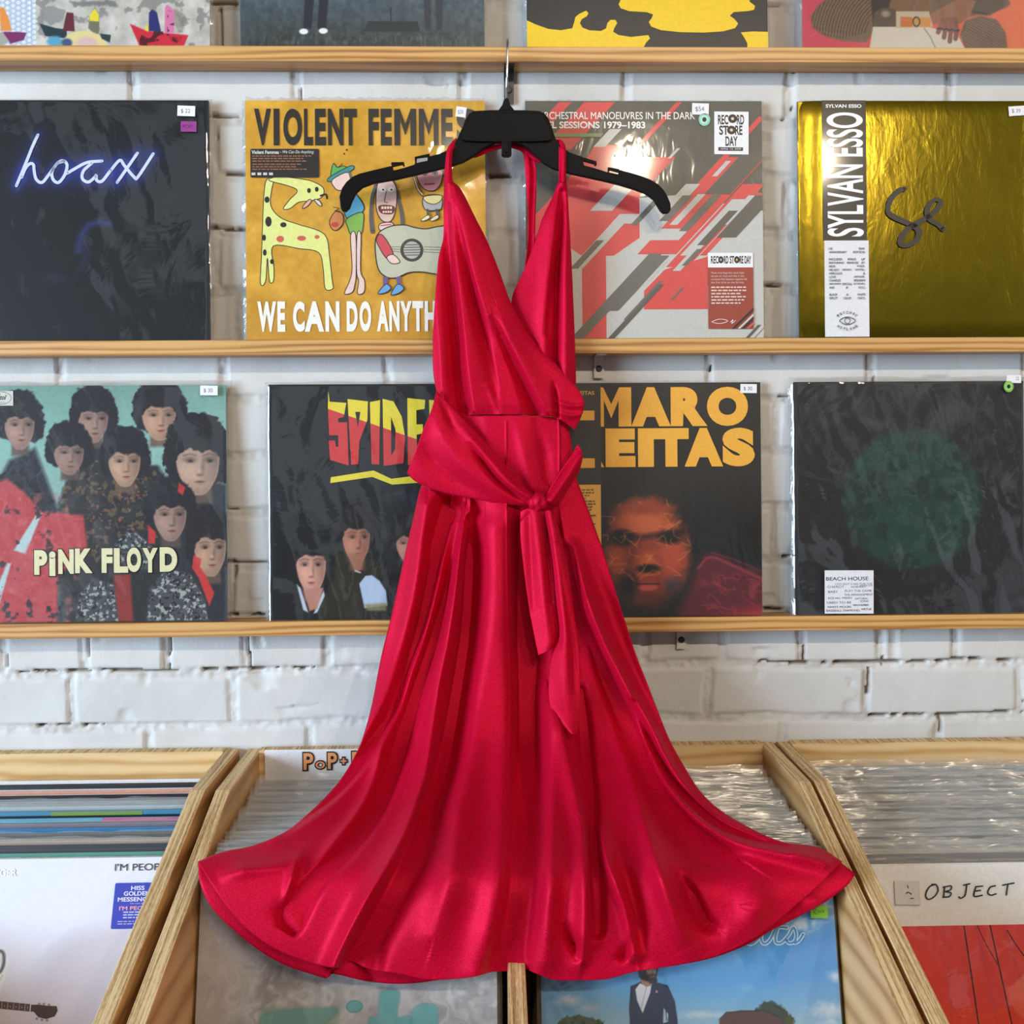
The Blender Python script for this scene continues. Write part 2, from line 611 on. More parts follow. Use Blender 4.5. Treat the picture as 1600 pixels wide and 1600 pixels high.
# ---------------------------------------------------------------- painting and lettering for the sleeves
class Paint:
    """Picture printed on a cover, worked out on a grid in photo pixels."""
    def __init__(self, x0, y0, x1, y1, step=1.25, bg=(128, 128, 128)):
        self.r = (x0, y0, x1, y1)
        self.nx = int((x1 - x0) / step) + 1; self.ny = int((y1 - y0) / step) + 1
        xs = np.linspace(x0, x1, self.nx); ys = np.linspace(y0, y1, self.ny)
        self.X, self.Y = np.meshgrid(xs, ys)
        self.C = np.zeros((self.ny, self.nx, 3)) + np.array(bg, float)

    def mix(self, m, c):
        m = np.clip(m, 0, 1)[..., None]
        self.C = self.C * (1 - m) + np.asarray(c, float) * m

    def ell(self, cx, cy, rx, ry, c, soft=0.15, rot=0.0, a=1.0, wob=0.0, seed=0):
        x = self.X - cx; y = self.Y - cy
        if rot:
            r = math.radians(rot); x, y = x * math.cos(r) + y * math.sin(r), -x * math.sin(r) + y * math.cos(r)
        d = np.sqrt((x / rx) ** 2 + (y / ry) ** 2)
        if wob:
            d = d + (fbm(self.X / 7, self.Y / 7, 3, seed) - .5) * wob
        self.mix(np.clip((1 - d) / soft + (0.5 if soft < 0.2 else 0), 0, 1) * a, c)

    def sdf(self, P):
        P = np.asarray(P, float)
        dmin = np.full(self.X.shape, 1e9); ins = np.zeros(self.X.shape, bool)
        n = len(P)
        for i in range(n):
            a = P[i]; b = P[(i + 1) % n]; e = b - a
            wx = self.X - a[0]; wy = self.Y - a[1]
            t = np.clip((wx * e[0] + wy * e[1]) / (e @ e + 1e-9), 0, 1)
            dmin = np.minimum(dmin, (wx - e[0] * t) ** 2 + (wy - e[1] * t) ** 2)
            cnd = (a[1] > self.Y) != (b[1] > self.Y)
            with np.errstate(divide='ignore', invalid='ignore'):
                xi = a[0] + (self.Y - a[1]) / (b[1] - a[1] + 1e-12) * e[0]
            ins ^= cnd & (self.X < xi)
        return np.where(ins, -1, 1) * np.sqrt(dmin)

    def poly(self, P, c, soft=1.2, a=1.0, smooth=False, wob=0.0, seed=0):
        if smooth:
            P = smooth_path(P, 6, True)
        d = self.sdf(P)
        if wob:
            d = d + (fbm(self.X / 6, self.Y / 6, 3, seed) - .5) * wob
        self.mix(np.clip(0.5 - d / soft, 0, 1) * a, c)

    def line(self, P, w, c, soft=1.2, a=1.0):
        P = np.asarray(P, float)
        dmin = np.full(self.X.shape, 1e9)
        for i in range(len(P) - 1):
            p = P[i]; e = P[i + 1] - p
            wx = self.X - p[0]; wy = self.Y - p[1]
            t = np.clip((wx * e[0] + wy * e[1]) / (e @ e + 1e-9), 0, 1)
            dmin = np.minimum(dmin, (wx - e[0] * t) ** 2 + (wy - e[1] * t) ** 2)
        self.mix(np.clip(0.5 - (np.sqrt(dmin) - w / 2) / soft, 0, 1) * a, c)

    def mottle(self, amp, scale=8, seed=0, oct=4):
        n = fbm(self.X / scale, self.Y / scale, oct, seed) - .5
        self.C = np.clip(self.C + n[..., None] * amp, 0, 255)

    def blotch(self, c, thr, scale=10, seed=0, soft=0.08, a=1.0, mask=None):
        n = fbm(self.X / scale, self.Y / scale, 4, seed)
        m = np.clip((n - thr) / soft, 0, 1) * a
        if mask is not None:
            m = m * mask
        self.mix(m, c)

    def vgrad(self, stops):
        ys = [s[0] for s in stops]
        for k in range(3):
            self.C[..., k] = np.interp(self.Y, ys, [s[1][k] for s in stops])

    def face(self, cx, cy, w, h, skin, hair, look=0.0, beard=None, hat=None):
        """An anonymous portrait: soft tapering head, fringe, shaded eyes, nose and mouth."""
        sk = np.array(skin, float); dk = sk * 0.52; lt = np.minimum(255, sk * 1.16); hr = np.array(hair, float)
        # mass of hair behind the head
        self.poly([(cx - w * .62, cy - h * .20), (cx - w * .46, cy - h * .56), (cx - w * .1, cy - h * .70), (cx + w * .32, cy - h * .64), (cx + w * .60, cy - h * .34), (cx + w * .66, cy + h * .02), (cx + w * .54, cy + h * .30), (cx + w * .30, cy + h * .34), (cx - w * .40, cy + h * .30), (cx - w * .60, cy + h * .12)], hr, 3, 1, True, h * .10, int(cx))
        self.poly([(cx - w * .2, cy + h * .2), (cx + w * .24, cy + h * .2), (cx + w * .26, cy + h * .62), (cx - w * .22, cy + h * .62)], dk * 1.1, 5, .9)
        head = [(cx - w * .40, cy - h * .22), (cx - w * .2, cy - h * .40), (cx + w * .16, cy - h * .40), (cx + w * .38, cy - h * .24), (cx + w * .39, cy + h * .04), (cx + w * .33, cy + h * .26), (cx + w * .16, cy + h * .46), (cx + w * .02, cy + h * .50), (cx - w * .14, cy + h * .46), (cx - w * .32, cy + h * .26), (cx - w * .40, cy + h * .04)]
        self.poly(head, sk, 2.2, 1, True)
        m = np.clip(-self.sdf(smooth_path(head, 4, True)) / 3, 0, 1)
        self.mix(m * np.clip((self.X - cx - w * .02) / (w * .40), 0, 1) * .62, dk)
        self.mix(m * np.clip((cy + h * .52 - self.Y) / (h * .9), 0, 1) ** 2 * .25, dk)
        self.mix(m * np.exp(-((self.X - cx + w * .17) / (w * .13)) ** 2 - ((self.Y - cy - h * .14) / (h * .13)) ** 2) * .5, lt)
        self.mix(m * np.clip((self.Y - cy - h * .34) / (h * .2), 0, 1) * .4, dk)
        for s in (-1, 1):
            ex = cx + s * w * .18 + look
            self.ell(ex, cy - h * .015, w * .16, h * .065, dk * .75, .9, a=.75)
            self.ell(ex, cy + h * .004, w * .075, h * .026, (26, 22, 22), .6, a=.9)
            self.ell(ex - w * .05 + look * .2, cy + h * .006, w * .03, h * .014, (196, 190, 184), .8, a=.5)
            self.line([(ex - w * .12, cy - h * .075), (ex, cy - h * .10), (ex + w * .11, cy - h * .08)], h * .018, hr * .9, 2.4, .45)
        nx = cx + look
        self.ell(nx + w * .055, cy + h * .10, w * .055, h * .14, dk, .95, a=.55)
        self.ell(nx, cy + h * .205, w * .10, h * .032, dk * .85, .9, a=.7)
        self.ell(nx - w * .01, cy + h * .15, w * .04, h * .06, lt, .95, a=.5)
        self.ell(nx, cy + h * .305, w * .135, h * .024, dk * np.array([1.0, .72, .72]), .7, a=.85)
        self.ell(nx, cy + h * .335, w * .11, h * .026, sk * np.array([.92, .66, .64]), .8, a=.7)
        # fringe
        self.poly([(cx - w * .48, cy + h * .08), (cx - w * .46, cy - h * .30), (cx - w * .14, cy - h * .52), (cx + w * .24, cy - h * .50), (cx + w * .48, cy - h * .26), (cx + w * .48, cy + h * .12), (cx + w * .40, cy - h * .06), (cx + w * .26, cy - h * .15), (cx + w * .05, cy - h * .13), (cx - w * .14, cy - h * .17), (cx - w * .30, cy - h * .12), (cx - w * .38, cy - h * .02)], hr, 2.5, 1, True, h * .07, int(cy) + 3)
        if beard is not None:
            self.ell(cx + look, cy + h * .46, w * .42, h * .2, beard, 0.6, a=0.9, wob=0.3, seed=3)


_tcache = {}


def _glyphs(s, off=0.0, shear=0.0):
    cu = bpy.data.curves.new('t', 'FONT')
    cu.body = s; cu.size = 1.0; cu.resolution_u = 6; cu.offset = off; cu.shear = shear
    o = bpy.data.objects.new('t', cu)
    COL.objects.link(o)
    me = bpy.data.meshes.new_from_object(o.evaluated_get(bpy.context.evaluated_depsgraph_get()))
    V = np.array([v.co[:2] for v in me.vertices]).reshape(-1, 2); F = [tuple(p.vertices) for p in me.polygons]
    COL.objects.unlink(o); bpy.data.objects.remove(o); bpy.data.meshes.remove(me); bpy.data.curves.remove(cu)
    return V, F


def _bold_m(off):
    x0, x1, w, xm = .07 - off, .71 + off, .10 + 2 * off, .39
    V = np.array([(x0, -off), (x0 + w, -off), (x0 + w, .52 - .5 * off), (xm, .265 - 2.2 * off), (x1 - w, .52 - .5 * off), (x1 - w, -off), (x1, -off), (x1, .68 + off), (x1 - w * .95, .68 + off), (xm, .40), (x0 + w * .95, .68 + off), (x0, .68 + off)])
    return V, [(0, 1, 2, 11), (2, 10, 11), (2, 3, 9, 10), (3, 4, 8, 9), (4, 7, 8), (4, 5, 6, 7)]


def text_geom(s, off=0.0, shear=0.0):
    key = (s, off, shear)
    if key not in _tcache:
        if off > 0 and 'M' in s:
            V, F = [], []
            xi = _glyphs('I')[0][:, 0].max()
            for k, ch in enumerate(s):
                if ch == ' ':
                    continue
                dx = _glyphs(s[:k] + 'I')[0][:, 0].max() - xi if k else 0.0
                v, f = _bold_m(off) if ch == 'M' else _glyphs(ch, off)
                F += [tuple(i + len(V) for i in q) for q in f]
                V += [(a + dx, b) for a, b in v]
            V = np.array(V)
        else:
            V, F = _glyphs(s, off, shear)
        V = (V - V.min(0)) / np.maximum(V.max(0) - V.min(0), 1e-6)
        _tcache[key] = (V, F)
    return _tcache[key]


class Art:
    """Flat printed shapes and letters gathered for one part of one sleeve."""
    def __init__(self, rec, lift):
        self.rec = rec; self.V = []; self.F = []; self.I = []; self.mats = []; self.lift = lift; self.n = 0

    def _m(self, m):
        if isinstance(m, tuple):
            m = flat(m, *self.rec.finish)
        if m not in self.mats:
            self.mats.append(m)
        return self.mats.index(m)

    def raw(self, P, F, m):
        self.n += 1
        i0 = len(self.V)
        y = -self.rec.t - self.lift - self.n * 0.00002
        for p in P:
            x, z = self.rec.loc(p[0], p[1])
            self.V.append((x, y, z))
        mi = self._m(m)
        for f in F:
            self.F.append(tuple(i0 + k for k in f)); self.I.append(mi)
        return self

    def poly(self, P, m, smooth=False, n=6):
        P = np.asarray(P, float)
        if smooth:
            P = smooth_path(P, n, True)
        area = np.sum(P[:, 0] * np.roll(P[:, 1], -1) - np.roll(P[:, 0], -1) * P[:, 1])
        idx = list(range(len(P)))
        return self.raw(P, [tuple(idx if area < 0 else idx[::-1])], m)

    def rect(self, x0, y0, x1, y1, m, rot=0.0):
        P = np.array([(x0, y1), (x1, y1), (x1, y0), (x0, y0)], float)
        if rot:
            c = P.mean(0); a = math.radians(rot)
            P = (P - c) @ np.array([[math.cos(a), math.sin(a)], [-math.sin(a), math.cos(a)]]) + c
        return self.poly(P, m)

    def rrect(self, x0, y0, x1, y1, m, r=2.0, skew=0.0):
        P = []
        for cx, cy, a0 in ((x1 - r, y1 - r, 0), (x0 + r, y1 - r, 90), (x0 + r, y0 + r, 180), (x1 - r, y0 + r, 270)):
            for k in range(5):
                a = math.radians(a0 + 22.5 * k)
                P.append((cx + r * math.cos(a) - skew * (cy - (y0 + y1) / 2), cy + r * math.sin(a)))
        return self.poly(P, m)

    def disc(self, cx, cy, rx, ry, m, n=28):
        return self.poly([(cx + rx * math.cos(2 * math.pi * k / n), cy + ry * math.sin(2 * math.pi * k / n)) for k in range(n)], m)

    def ribbon(self, P, w, m, smooth=True, n=6, closed=False):
        P = smooth_path(P, n, closed) if smooth else np.asarray(P, float)
        if closed:
            P = np.vstack([P, P[:1]])
        T = np.gradient(P, axis=0); T /= np.linalg.norm(T, axis=1)[:, None] + 1e-9
        N = np.stack([-T[:, 1], T[:, 0]], 1)
        w = np.interp(np.linspace(0, 1, len(P)), np.linspace(0, 1, len(w)), w)[:, None] if hasattr(w, '__len__') else w
        A = P + N * w / 2; B = P - N * w / 2
        k = len(P)
        self.raw(np.vstack([A, B]), [(i, i + 1, k + i + 1, k + i) for i in range(k - 1)], m)
        wv = np.ones(k) * (w if not hasattr(w, '__len__') else w[:, 0])
        for p, ww in ((P[0], wv[0]), (P[-1], wv[-1])):
            self.n -= 1
            self.disc(p[0], p[1], ww / 2, ww / 2, m, 10)
        return self

    def text(self, s, x0, y0, x1, y1, m, off=0.0, shear=0.0, rot90=False):
        V, F = text_geom(s, off, shear)
        if rot90:                       # reads from the bottom upwards
            P = np.stack([x0 + (1 - V[:, 1]) * (x1 - x0), y1 - V[:, 0] * (y1 - y0)], 1)
        else:
            P = np.stack([x0 + V[:, 0] * (x1 - x0), y1 - V[:, 1] * (y1 - y0)], 1)
        return self.raw(P, F, m)

    def build(self, name, label=None):
        if not self.V:
            return None
        o = mesh_obj(name, self.V, self.F, self.mats, self.rec.root, midx=self.I)
        if label:
            o['label'] = label
        return o


class Record:
    """An LP in its sleeve. rect = the cover in photo pixels; origin at the middle of its lower back edge."""
    def __init__(self, label, rect, loc, lean, card=(60, 60, 60), size=0.3145, t=0.0045, finish=(0.4, 0.35, 0.5),
                 group='record sleeves on the picture ledges', name='record_sleeve'):
        self.rect = rect; self.t = t; self.S = size; self.finish = finish
        self.root = thing(name, label, 'record', loc, (-lean, 0, 0), group)
        self.card = card

    def loc(self, px, py):
        x0, y0, x1, y1 = self.rect
        return ((px - (x0 + x1) / 2) / (x1 - x0) * self.S, (y1 - py) / (y1 - y0) * self.S)

    def sleeve(self, paint=None, mat=None, front=None):
        s = self.S / 2
        m = front or flat(self.card, *self.finish)
        sl = box('cover', (-s, s, -self.t, 0, 0, self.S), m, self.root, 0.0011)
        if paint is not None:
            x0, y0, x1, y1 = paint.r
            a = self.loc(x0, y0); b = self.loc(x1, y1)
            xs = np.linspace(a[0], b[0], paint.nx); zs = np.linspace(a[1], b[1], paint.ny)
            X, Z = np.meshgrid(xs, zs)
            V = np.stack([X, np.full_like(X, -self.t - 0.00025), Z], -1).reshape(-1, 3)
            o = fast_grid('cover_print', V, paint.ny, paint.nx, mat or MAT['print_gloss'], self.root, False, True)
            c = np.concatenate([lin(np.clip(paint.C, 0, 255)), np.ones(paint.C.shape[:2] + (1,))], -1).reshape(-1, 4)
            at_ = o.data.attributes.new('print', 'FLOAT_COLOR', 'POINT')
            at_.data.foreach_set('color', np.ascontiguousarray(c, dtype=np.float32).ravel())
        return sl

    def art(self):
        return Art(self, 0.0005)

    def letters(self):
        return Art(self, 0.0011)

    def sticker(self, lift=0.0016):
        return Art(self, lift)

    def film(self, mx=0.0065, top=0.010, seed=0, amp=0.0007, n=90, name='plastic_sleeve', mat=None):
        """Loose clear sleeve: a rippled front sheet that closes round the cover's edges."""
        s = self.S / 2
        u = np.linspace(-s - mx, s + mx, n); v = np.linspace(-0.0005, self.S + top, n)
        U, Vv = np.meshgrid(u, v)
        ex = np.clip((np.abs(U) - s) / mx, 0, 1); ez = np.clip((Vv - self.S) / top, 0, 1)
        wx = fbm(U * 9 + seed, Vv * 9, 2, seed + 11) * 1.6
        rip = (fbm(U * 13 + wx * 2 + seed * 3, Vv * 8 + wx + seed, 3, seed) - .5) * 2.6 * amp + (fbm(U * 50 + Vv * 16, Vv * 12, 2, seed + 3) - .5) * 0.9 * amp
        Y = -(self.t + 0.0028) * (1 - np.maximum(ex, ez) ** 1.5) - 0.0012 - rip - np.abs(rip) * 0
        P = np.stack([U + (fbm(Vv * 30, Vv * 0 + seed, 2, seed) - .5) * 0.002 * ex, Y, Vv + (fbm(U * 25, U * 0, 2, seed + 1) - .5) * 0.003 * ez], -1).reshape(-1, 3)
        o = fast_grid(name, P, n, n, [mat or MAT['film'], MAT['film_edge']], self.root, True, False)
        B = (np.maximum(ex, ez) > 0.02)
        fm = (B[:-1, :-1] & B[1:, 1:] | B[:-1, 1:] & B[1:, :-1]).astype(np.int32)
        o.data.polygons.foreach_set('material_index', fm.ravel())
        return o

    def rim(self, mx=0.005, top=0.004, seed=0, name='shrink_wrap', mat=None, bottom=True):
        """Crimped margin of the shrink wrap standing proud round the cover."""
        s = self.S / 2
        rng = random.Random(seed)
        V, F = [], []

        def strip(p0, p1, out, w):
            n = 70
            i0 = len(V)
            for k in range(n + 1):
                t = k / n
                x = p0[0] + (p1[0] - p0[0]) * t; z = p0[1] + (p1[1] - p0[1]) * t
                ww = w * rng.uniform(.55, 1.1)
                V.append((x, -self.t - 0.0004, z))
                V.append((x + out[0] * ww, -self.t * rng.uniform(.1, .8), z + out[1] * ww))
            for k in range(n):
                F.append((i0 + 2 * k, i0 + 2 * k + 1, i0 + 2 * k + 3, i0 + 2 * k + 2))
        strip((-s, 0), (-s, self.S), (-1, 0), mx)
        strip((s, 0), (s, self.S), (1, 0), mx)
        strip((-s, self.S), (s, self.S), (0, 1), top)
        return mesh_obj(name, V, F, mat or MAT['film_edge'], self.root, smooth=True)


LEAN = math.radians(3.9)


def on_shelf(label, rect, row, **kw):
    z = SHELF_Z[row] + 0.0006
    p = at((rect[0] + rect[2]) / 2, rect[3], -0.0275)
    return Record(label, rect, (float(p[0]), -0.0275, z), LEAN, **kw)

WHITE = (236, 236, 240); INK = (34, 33, 34)


def price(rec, x0, y0, x1, y1, txt, rot=0, lift=0.0016, box=None):
    a = rec.sticker(lift)
    a.rect(x0, y0, x1, y1, WHITE, rot)
    w, h = x1 - x0, y1 - y0
    bx = box or (x0 + w * .2, y0 + h * .3, x0 + w * .72, y0 + h * .75)
    a.text(txt, *bx, (70, 70, 78))
    return a.build('price_sticker')


def ring_tag(rec, cx, cy, r, col, lift=0.0016):
    a = rec.sticker(lift)
    a.disc(cx, cy, r * .9, r, col); a.disc(cx, cy, r * .62, r * .68, tuple(min(255, int(c * 1.12)) for c in col)); a.disc(cx, cy, r * .33, r * .37, (24, 26, 26))
    return a.build('ring_sticker')


def text_lines(a, x0, y0, x1, n, dy, h, col, seed=1, indent=0.0):
    """Rows of small print too fine to read."""
    rng = random.Random(seed)
    for k in range(n):
        x = x0
        end = x1 - rng.uniform(0, .22) * (x1 - x0)
        while x < end - 2:
            w = rng.uniform(3, 9)
            a.rect(x, y0 + k * dy, min(x + w, end), y0 + k * dy + h, col)
            x += w + 1.4


# ======================================================== top ledge
# paper boats collage
r = on_shelf('grey collage record sleeve with bright paper boats on the highest ledge', (-47, -299, 322, 70), 0, card=(190, 188, 180))
P = Paint(-47, -298, 322, 70, 1.15, (188, 184, 176))
P.mottle(60, 16, 3); P.blotch((120, 118, 114), .62, 14, 9, .06, .7)
P.poly([(68, 14), (84, 8), (106, 14), (104, 30), (84, 38), (70, 26)], (132, 132, 130), 2, .8, wob=4)
P.poly([(112, 2), (180, 0), (186, 10), (150, 8), (120, 10)], (98, 98, 98), 3, .7, wob=5)
P.poly([(268, 14), (282, 18), (290, 34), (276, 44), (262, 30)], (126, 120, 112), 3, .7, wob=5)
m = (P.X < 62)
g = ((P.X / 8.0) % 1 - .5) ** 2 + (((P.Y + 4 * (np.floor(P.X / 8) % 2)) / 8.0) % 1 - .5) ** 2
P.mix(m * 1.0, (176, 188, 206)); P.mix(m * ((g > .03) & (g < .10)), (232, 236, 242)); P.mix(m * (g < .012), (232, 236, 242))
P.poly([(8, 14), (11, 10), (15, 12), (22, 28), (26, 46), (10, 47)], (222, 140, 66), 1.2)
P.poly([(12, 48), (34, 48), (48, 49), (44, 60), (24, 66)], (118, 44, 92), 1.5); P.poly([(0, 52), (12, 48), (22, 62), (10, 70), (0, 70)], (160, 158, 150), 2)
P.poly([(67, 35), (92, 42), (108, 44), (108, 58), (76, 54)], (38, 56, 62), 1.2)
P.poly([(102, 46), (106, 26), (108, 18), (118, 19), (119, 32), (120, 47)], (98, 42, 52), 1.2)
P.poly([(142, 24), (150, 10), (157, 24), (156, 50), (150, 52), (140, 42)], (112, 110, 92), 1.2); P.poly([(142, 22), (150, 12), (156, 22), (156, 32), (142, 31)], (220, 204, 60), 1.2)
P.ell(133, 70, 34, 24, (216, 200, 138), .1); P.ell(138, 66, 20, 14, (206, 176, 170), .4); P.ell(90, 62, 14, 10, (84, 156, 184), .4); P.ell(108, 64, 10, 8, (60, 84, 120), .4)
P.poly([(157, 50), (174, 52), (172, 64), (160, 58)], (44, 62, 64), 1.2)
P.poly([(202, 35), (228, 46), (256, 49), (290, 52), (283, 68), (216, 68)], (196, 44, 58), 1.2); P.blotch((60, 22, 30), .56, 10, 4, .06, .85, (P.X > 216) * (P.X < 286) * (P.Y > 46) * (P.Y < 68) * (P.X < 280))
P.poly([(230, 46), (231, 18), (236, 13), (243, 18), (249, 47)], (44, 48, 104), 1.2); P.poly([(225, 38), (230, 36), (230, 47), (225, 45)], (220, 200, 70), 1.2)
P.poly([(254, 49), (255, 10), (258, 6), (263, 9), (269, 16), (268, 49)], (208, 116, 158), 1.2); P.blotch((70, 36, 56), .58, 6, 14, .05, .8, (P.X > 258) * (P.X < 268) * (P.Y > 14) * (P.Y < 48))
r.sleeve(P); r.rim(seed=1)

# misty field
r = on_shelf('dark misty field record sleeve showing trouser legs and white shoes on the highest ledge', (380, -299, 755, 70), 0, card=(62, 70, 78))
P = Paint(380, -298, 755, 70, 1.15)
P.vgrad([(-298, (120, 134, 146)), (-120, (104, 118, 130)), (-20, (78, 92, 104)), (10, (70, 82, 90)), (40, (64, 72, 72)), (70, (54, 60, 58))])
P.mix(np.clip((P.X - 560) / 200, 0, 1) * .35, (92, 100, 102)); P.mottle(34, 7, 12); P.mix(np.clip((P.Y - 40) / 20, 0, 1) * np.clip(fbm(P.X / 3, P.Y / 9, 3, 5) - .5, 0, 1) * 1.2, (150, 146, 128))
for x in (497, 677):
    P.poly([(x - 26, -20), (x - 30, -110), (x - 22, -170), (x, -180), (x + 22, -170), (x + 30, -110), (x + 24, -20)], (44, 47, 54), 4, .9, True); P.ell(x, -200, 13, 17, (120, 104, 96), .3); P.ell(x, -208, 15, 13, (40, 38, 38), .3)
for x in (486, 508):
    P.poly([(x - 6, -20), (x + 9, -20), (x + 3, 42), (x - 10, 42)], (40, 42, 50), 2.5, .95)
P.ell(477, 46, 8, 5, (226, 228, 230), .3); P.ell(507, 45, 8, 5, (226, 228, 230), .3)
P.poly([(576, 30), (652, 30), (656, 46), (568, 46)], (50, 54, 56), 2); P.line([(611, 10), (611, 32)], 2, (46, 50, 52))
for x in (668, 686):
    P.poly([(x - 7, -20), (x + 6, -20), (x + 4, 44), (x - 5, 44)], (52, 55, 60), 3, .85)
r.sleeve(P, MAT['print_loose']); r.rim(.003, .002, 2)

# black and yellow
r = on_shelf('black record sleeve with poured yellow paint shapes on the highest ledge', (822, -297, 1201, 72), 0, card=(42, 42, 43), finish=(.35, .4, .6))
r.sleeve()
a = r.art(); YL = (236, 196, 32)
a.poly([(822, 30), (835, 36), (855, 43), (875, 45), (893, 42), (896, 33), (898, 25), (904, 20), (915, 15), (918.5, 19), (916, 23.5), (908, 28), (905, 34), (909, 41), (920, 45), (938, 46), (946, 42), (948, 34), (953, 29), (961, 29), (963.5, 34), (959, 41), (957, 47), (965, 52), (985, 55), (1003, 53), (1012, 52), (1015, 57), (1009, 63), (1004, 71.6), (822, 71.6)], YL)
a.poly([(970, -3), (966, 5), (969, 11), (982, 15.5), (1010, 17), (1020, 20.5), (1018, 26), (1013, 32), (1017, 39), (1032, 44.5), (1062, 47.4), (1100, 48), (1130, 46), (1149, 41), (1154, 34), (1148, 27), (1141, 22), (1147, 16.5), (1168, 15), (1179, 13), (1181, 7), (1172, 0), (1190, -60), (1170, -110), (1110, -150), (1020, -150), (950, -110), (940, -60), (980, -30)], YL)
a.poly([(1158, 47.5), (1176, 46), (1201, 46.5), (1201, 71.6), (1168, 71.6), (1168, 64), (1163, 55)], YL)
a.build('cover_art'); r.rim(.004, .003, 3)

# orange with belt
r = on_shelf('orange record sleeve showing ribbed brown coat sleeves and a belt on the highest ledge', (1252, -296, 1625, 74), 0, card=(214, 96, 74))
P = Paint(1252, -295, 1625, 74, 1.15)
f = np.clip((P.X - 1252) / 340, 0, 1)[..., None]
P.C = np.array((204, 66, 88.)) * (1 - f) + np.array((228, 116, 70.)) * f
P.poly([(1300, -10), (1330, -90), (1380, -120), (1450, -126), (1520, -100), (1560, -20), (1570, 10), (1450, 30), (1340, 10)], (112, 88, 68), 4, 1, True); P.poly([(1380, -20), (1396, -110), (1430, -118), (1462, -20)], (60, 52, 48), 4)
P.face(1425, -176, 76, 104, (150, 106, 82), (30, 26, 26), 2)
P.poly([(1264, 26), (1275, 8), (1300, -10), (1360, -20), (1364, 10), (1364, 44), (1352, 64), (1312, 62), (1284, 54), (1268, 42)], (120, 96, 74), 2)
rd = np.hypot(P.X - 1400, P.Y - 60)
msk = np.clip(-P.sdf([(1264, 26), (1275, 8), (1300, -10), (1360, -20), (1364, 10), (1352, 50), (1312, 60), (1284, 54), (1268, 42)]) / 2, 0, 1)
P.mix(msk * (np.sin(rd * 1.35) > .25) * .6, (66, 50, 40))
P.poly([(1362, -20), (1450, -20), (1456, 20), (1370, 18)], (128, 92, 66), 3); P.poly([(1358, -20), (1396, -20), (1384, 20), (1362, 40)], (48, 42, 38), 3, .9)
P.poly([(1362, 40), (1370, 38), (1450, 40), (1466, 44), (1494, 52), (1506, 74), (1356, 74)], (214, 202, 184), 2); P.line([(1442, 42), (1452, 56), (1460, 74)], 1.8, (150, 136, 118), 1.5)
P.poly([(1364, 18), (1378, 10), (1394, 12), (1400, 16), (1398, 40), (1362, 40)], (92, 76, 62), 1.5); P.ell(1382, 20, 9, 7, (158, 142, 122), .6)
P.poly([(1398, 16), (1450, 16), (1456, 40), (1398, 42)], (196, 176, 148), 1.5); P.poly([(1405, 24), (1424, 25), (1424, 40), (1405, 40)], (200, 118, 58), 1.2); P.poly([(1436, 25), (1453, 26), (1452, 40), (1436, 40)], (214, 142, 66), 1.2)
P.ell(1430, 32, 7, 9, (70, 58, 48), .2); P.ell(1430, 32, 4.6, 6.6, (198, 150, 90), .2)
P.poly([(1498, -20), (1570, -20), (1566, 10), (1545, 22), (1506, 18)], (96, 76, 60), 3); P.line([(1500, 12), (1540, 20)], 3, (60, 48, 40), 3)
P.poly([(1498, 52), (1506, 30), (1530, 22), (1556, 28), (1570, 48), (1573, 74), (1506, 74)], (128, 100, 76), 2)
m2 = np.clip(-P.sdf([(1498, 52), (1506, 30), (1530, 22), (1556, 28), (1570, 48), (1573, 74), (1506, 74)]) / 2, 0, 1)
P.mix(m2 * (np.sin((P.X * .45 - P.Y * .9) * 1.6) > .2) * .55, (74, 56, 44))
P.poly([(1452, 20), (1470, 10), (1502, -6), (1524, 0), (1514, 22), (1500, 34), (1488, 36), (1466, 34), (1456, 36)], (150, 102, 76), 2)
for k, (fx, fy) in enumerate(((1464, 48), (1473, 56), (1482, 62), (1491, 58))):
    P.line([(1472 + k * 6, 28), (fx + 2, 44), (fx, fy)], 7.2, (140 - k * 4, 92 - k * 3, 68), 2); P.line([(fx - 2, 43 + k), (fx + 6, 42 + k)], 2.4, (60, 58, 62), 1)
r.sleeve(P); r.rim(.003, .002, 4)
r.film(.006, .008, 5, .0008)

# ======================================================== middle ledge
# neon script
r = on_shelf('black record sleeve with white neon script glowing blue on the middle ledge', (-43, 161, 326, 531), 1, card=(30, 34, 39), finish=(.5, .3, .2))
P = Paint(-43, 161, 326, 531, 1.3, (17, 20, 24))
hx = [(66, 215), (58, 232), (50, 252), (41, 274), (33, 293)]
LET = [hx,
       [(41, 280), (47, 266), (54, 259), (59, 261), (60, 270), (63, 283), (72, 288), (83, 275), (96, 258), (105, 255), (110, 262), (106, 277), (97, 288), (89, 284), (87, 272), (95, 259), (106, 255)],
       [(110, 274), (120, 268), (140, 257.5), (163, 255)],
       [(148, 258), (135, 270), (133, 282), (142, 287.5), (152, 280), (154, 277), (155, 285), (163, 286), (175, 271)],
       [(176, 270), (190, 254), (197, 262), (212, 280), (218, 279), (241, 244)],
       [(217, 243), (186, 288)]]
for w, aa in ((50, .34), (30, .5), (18, .7), (10, .8)):
    for L in LET:
        P.line(smooth_path(L, 3), w * .4, (58, 72, 205), w, aa * .55)
P.mix(np.clip((np.clip(fbm(P.X / 60, P.Y / 40, 4, 31) - .52, 0, 1)) * 1.6, 0, .3), (14, 16, 20))
P.line([(126, 392), (130, 370), (142, 353), (160, 348), (174, 352)], 9, (52, 62, 132), 9, .75); P.line([(126, 392), (134, 380), (138, 400), (130, 420)], 10, (40, 46, 88), 12, .6)
P.ell(90, 436, 26, 12, (48, 54, 92), .9, a=.5, wob=.6)
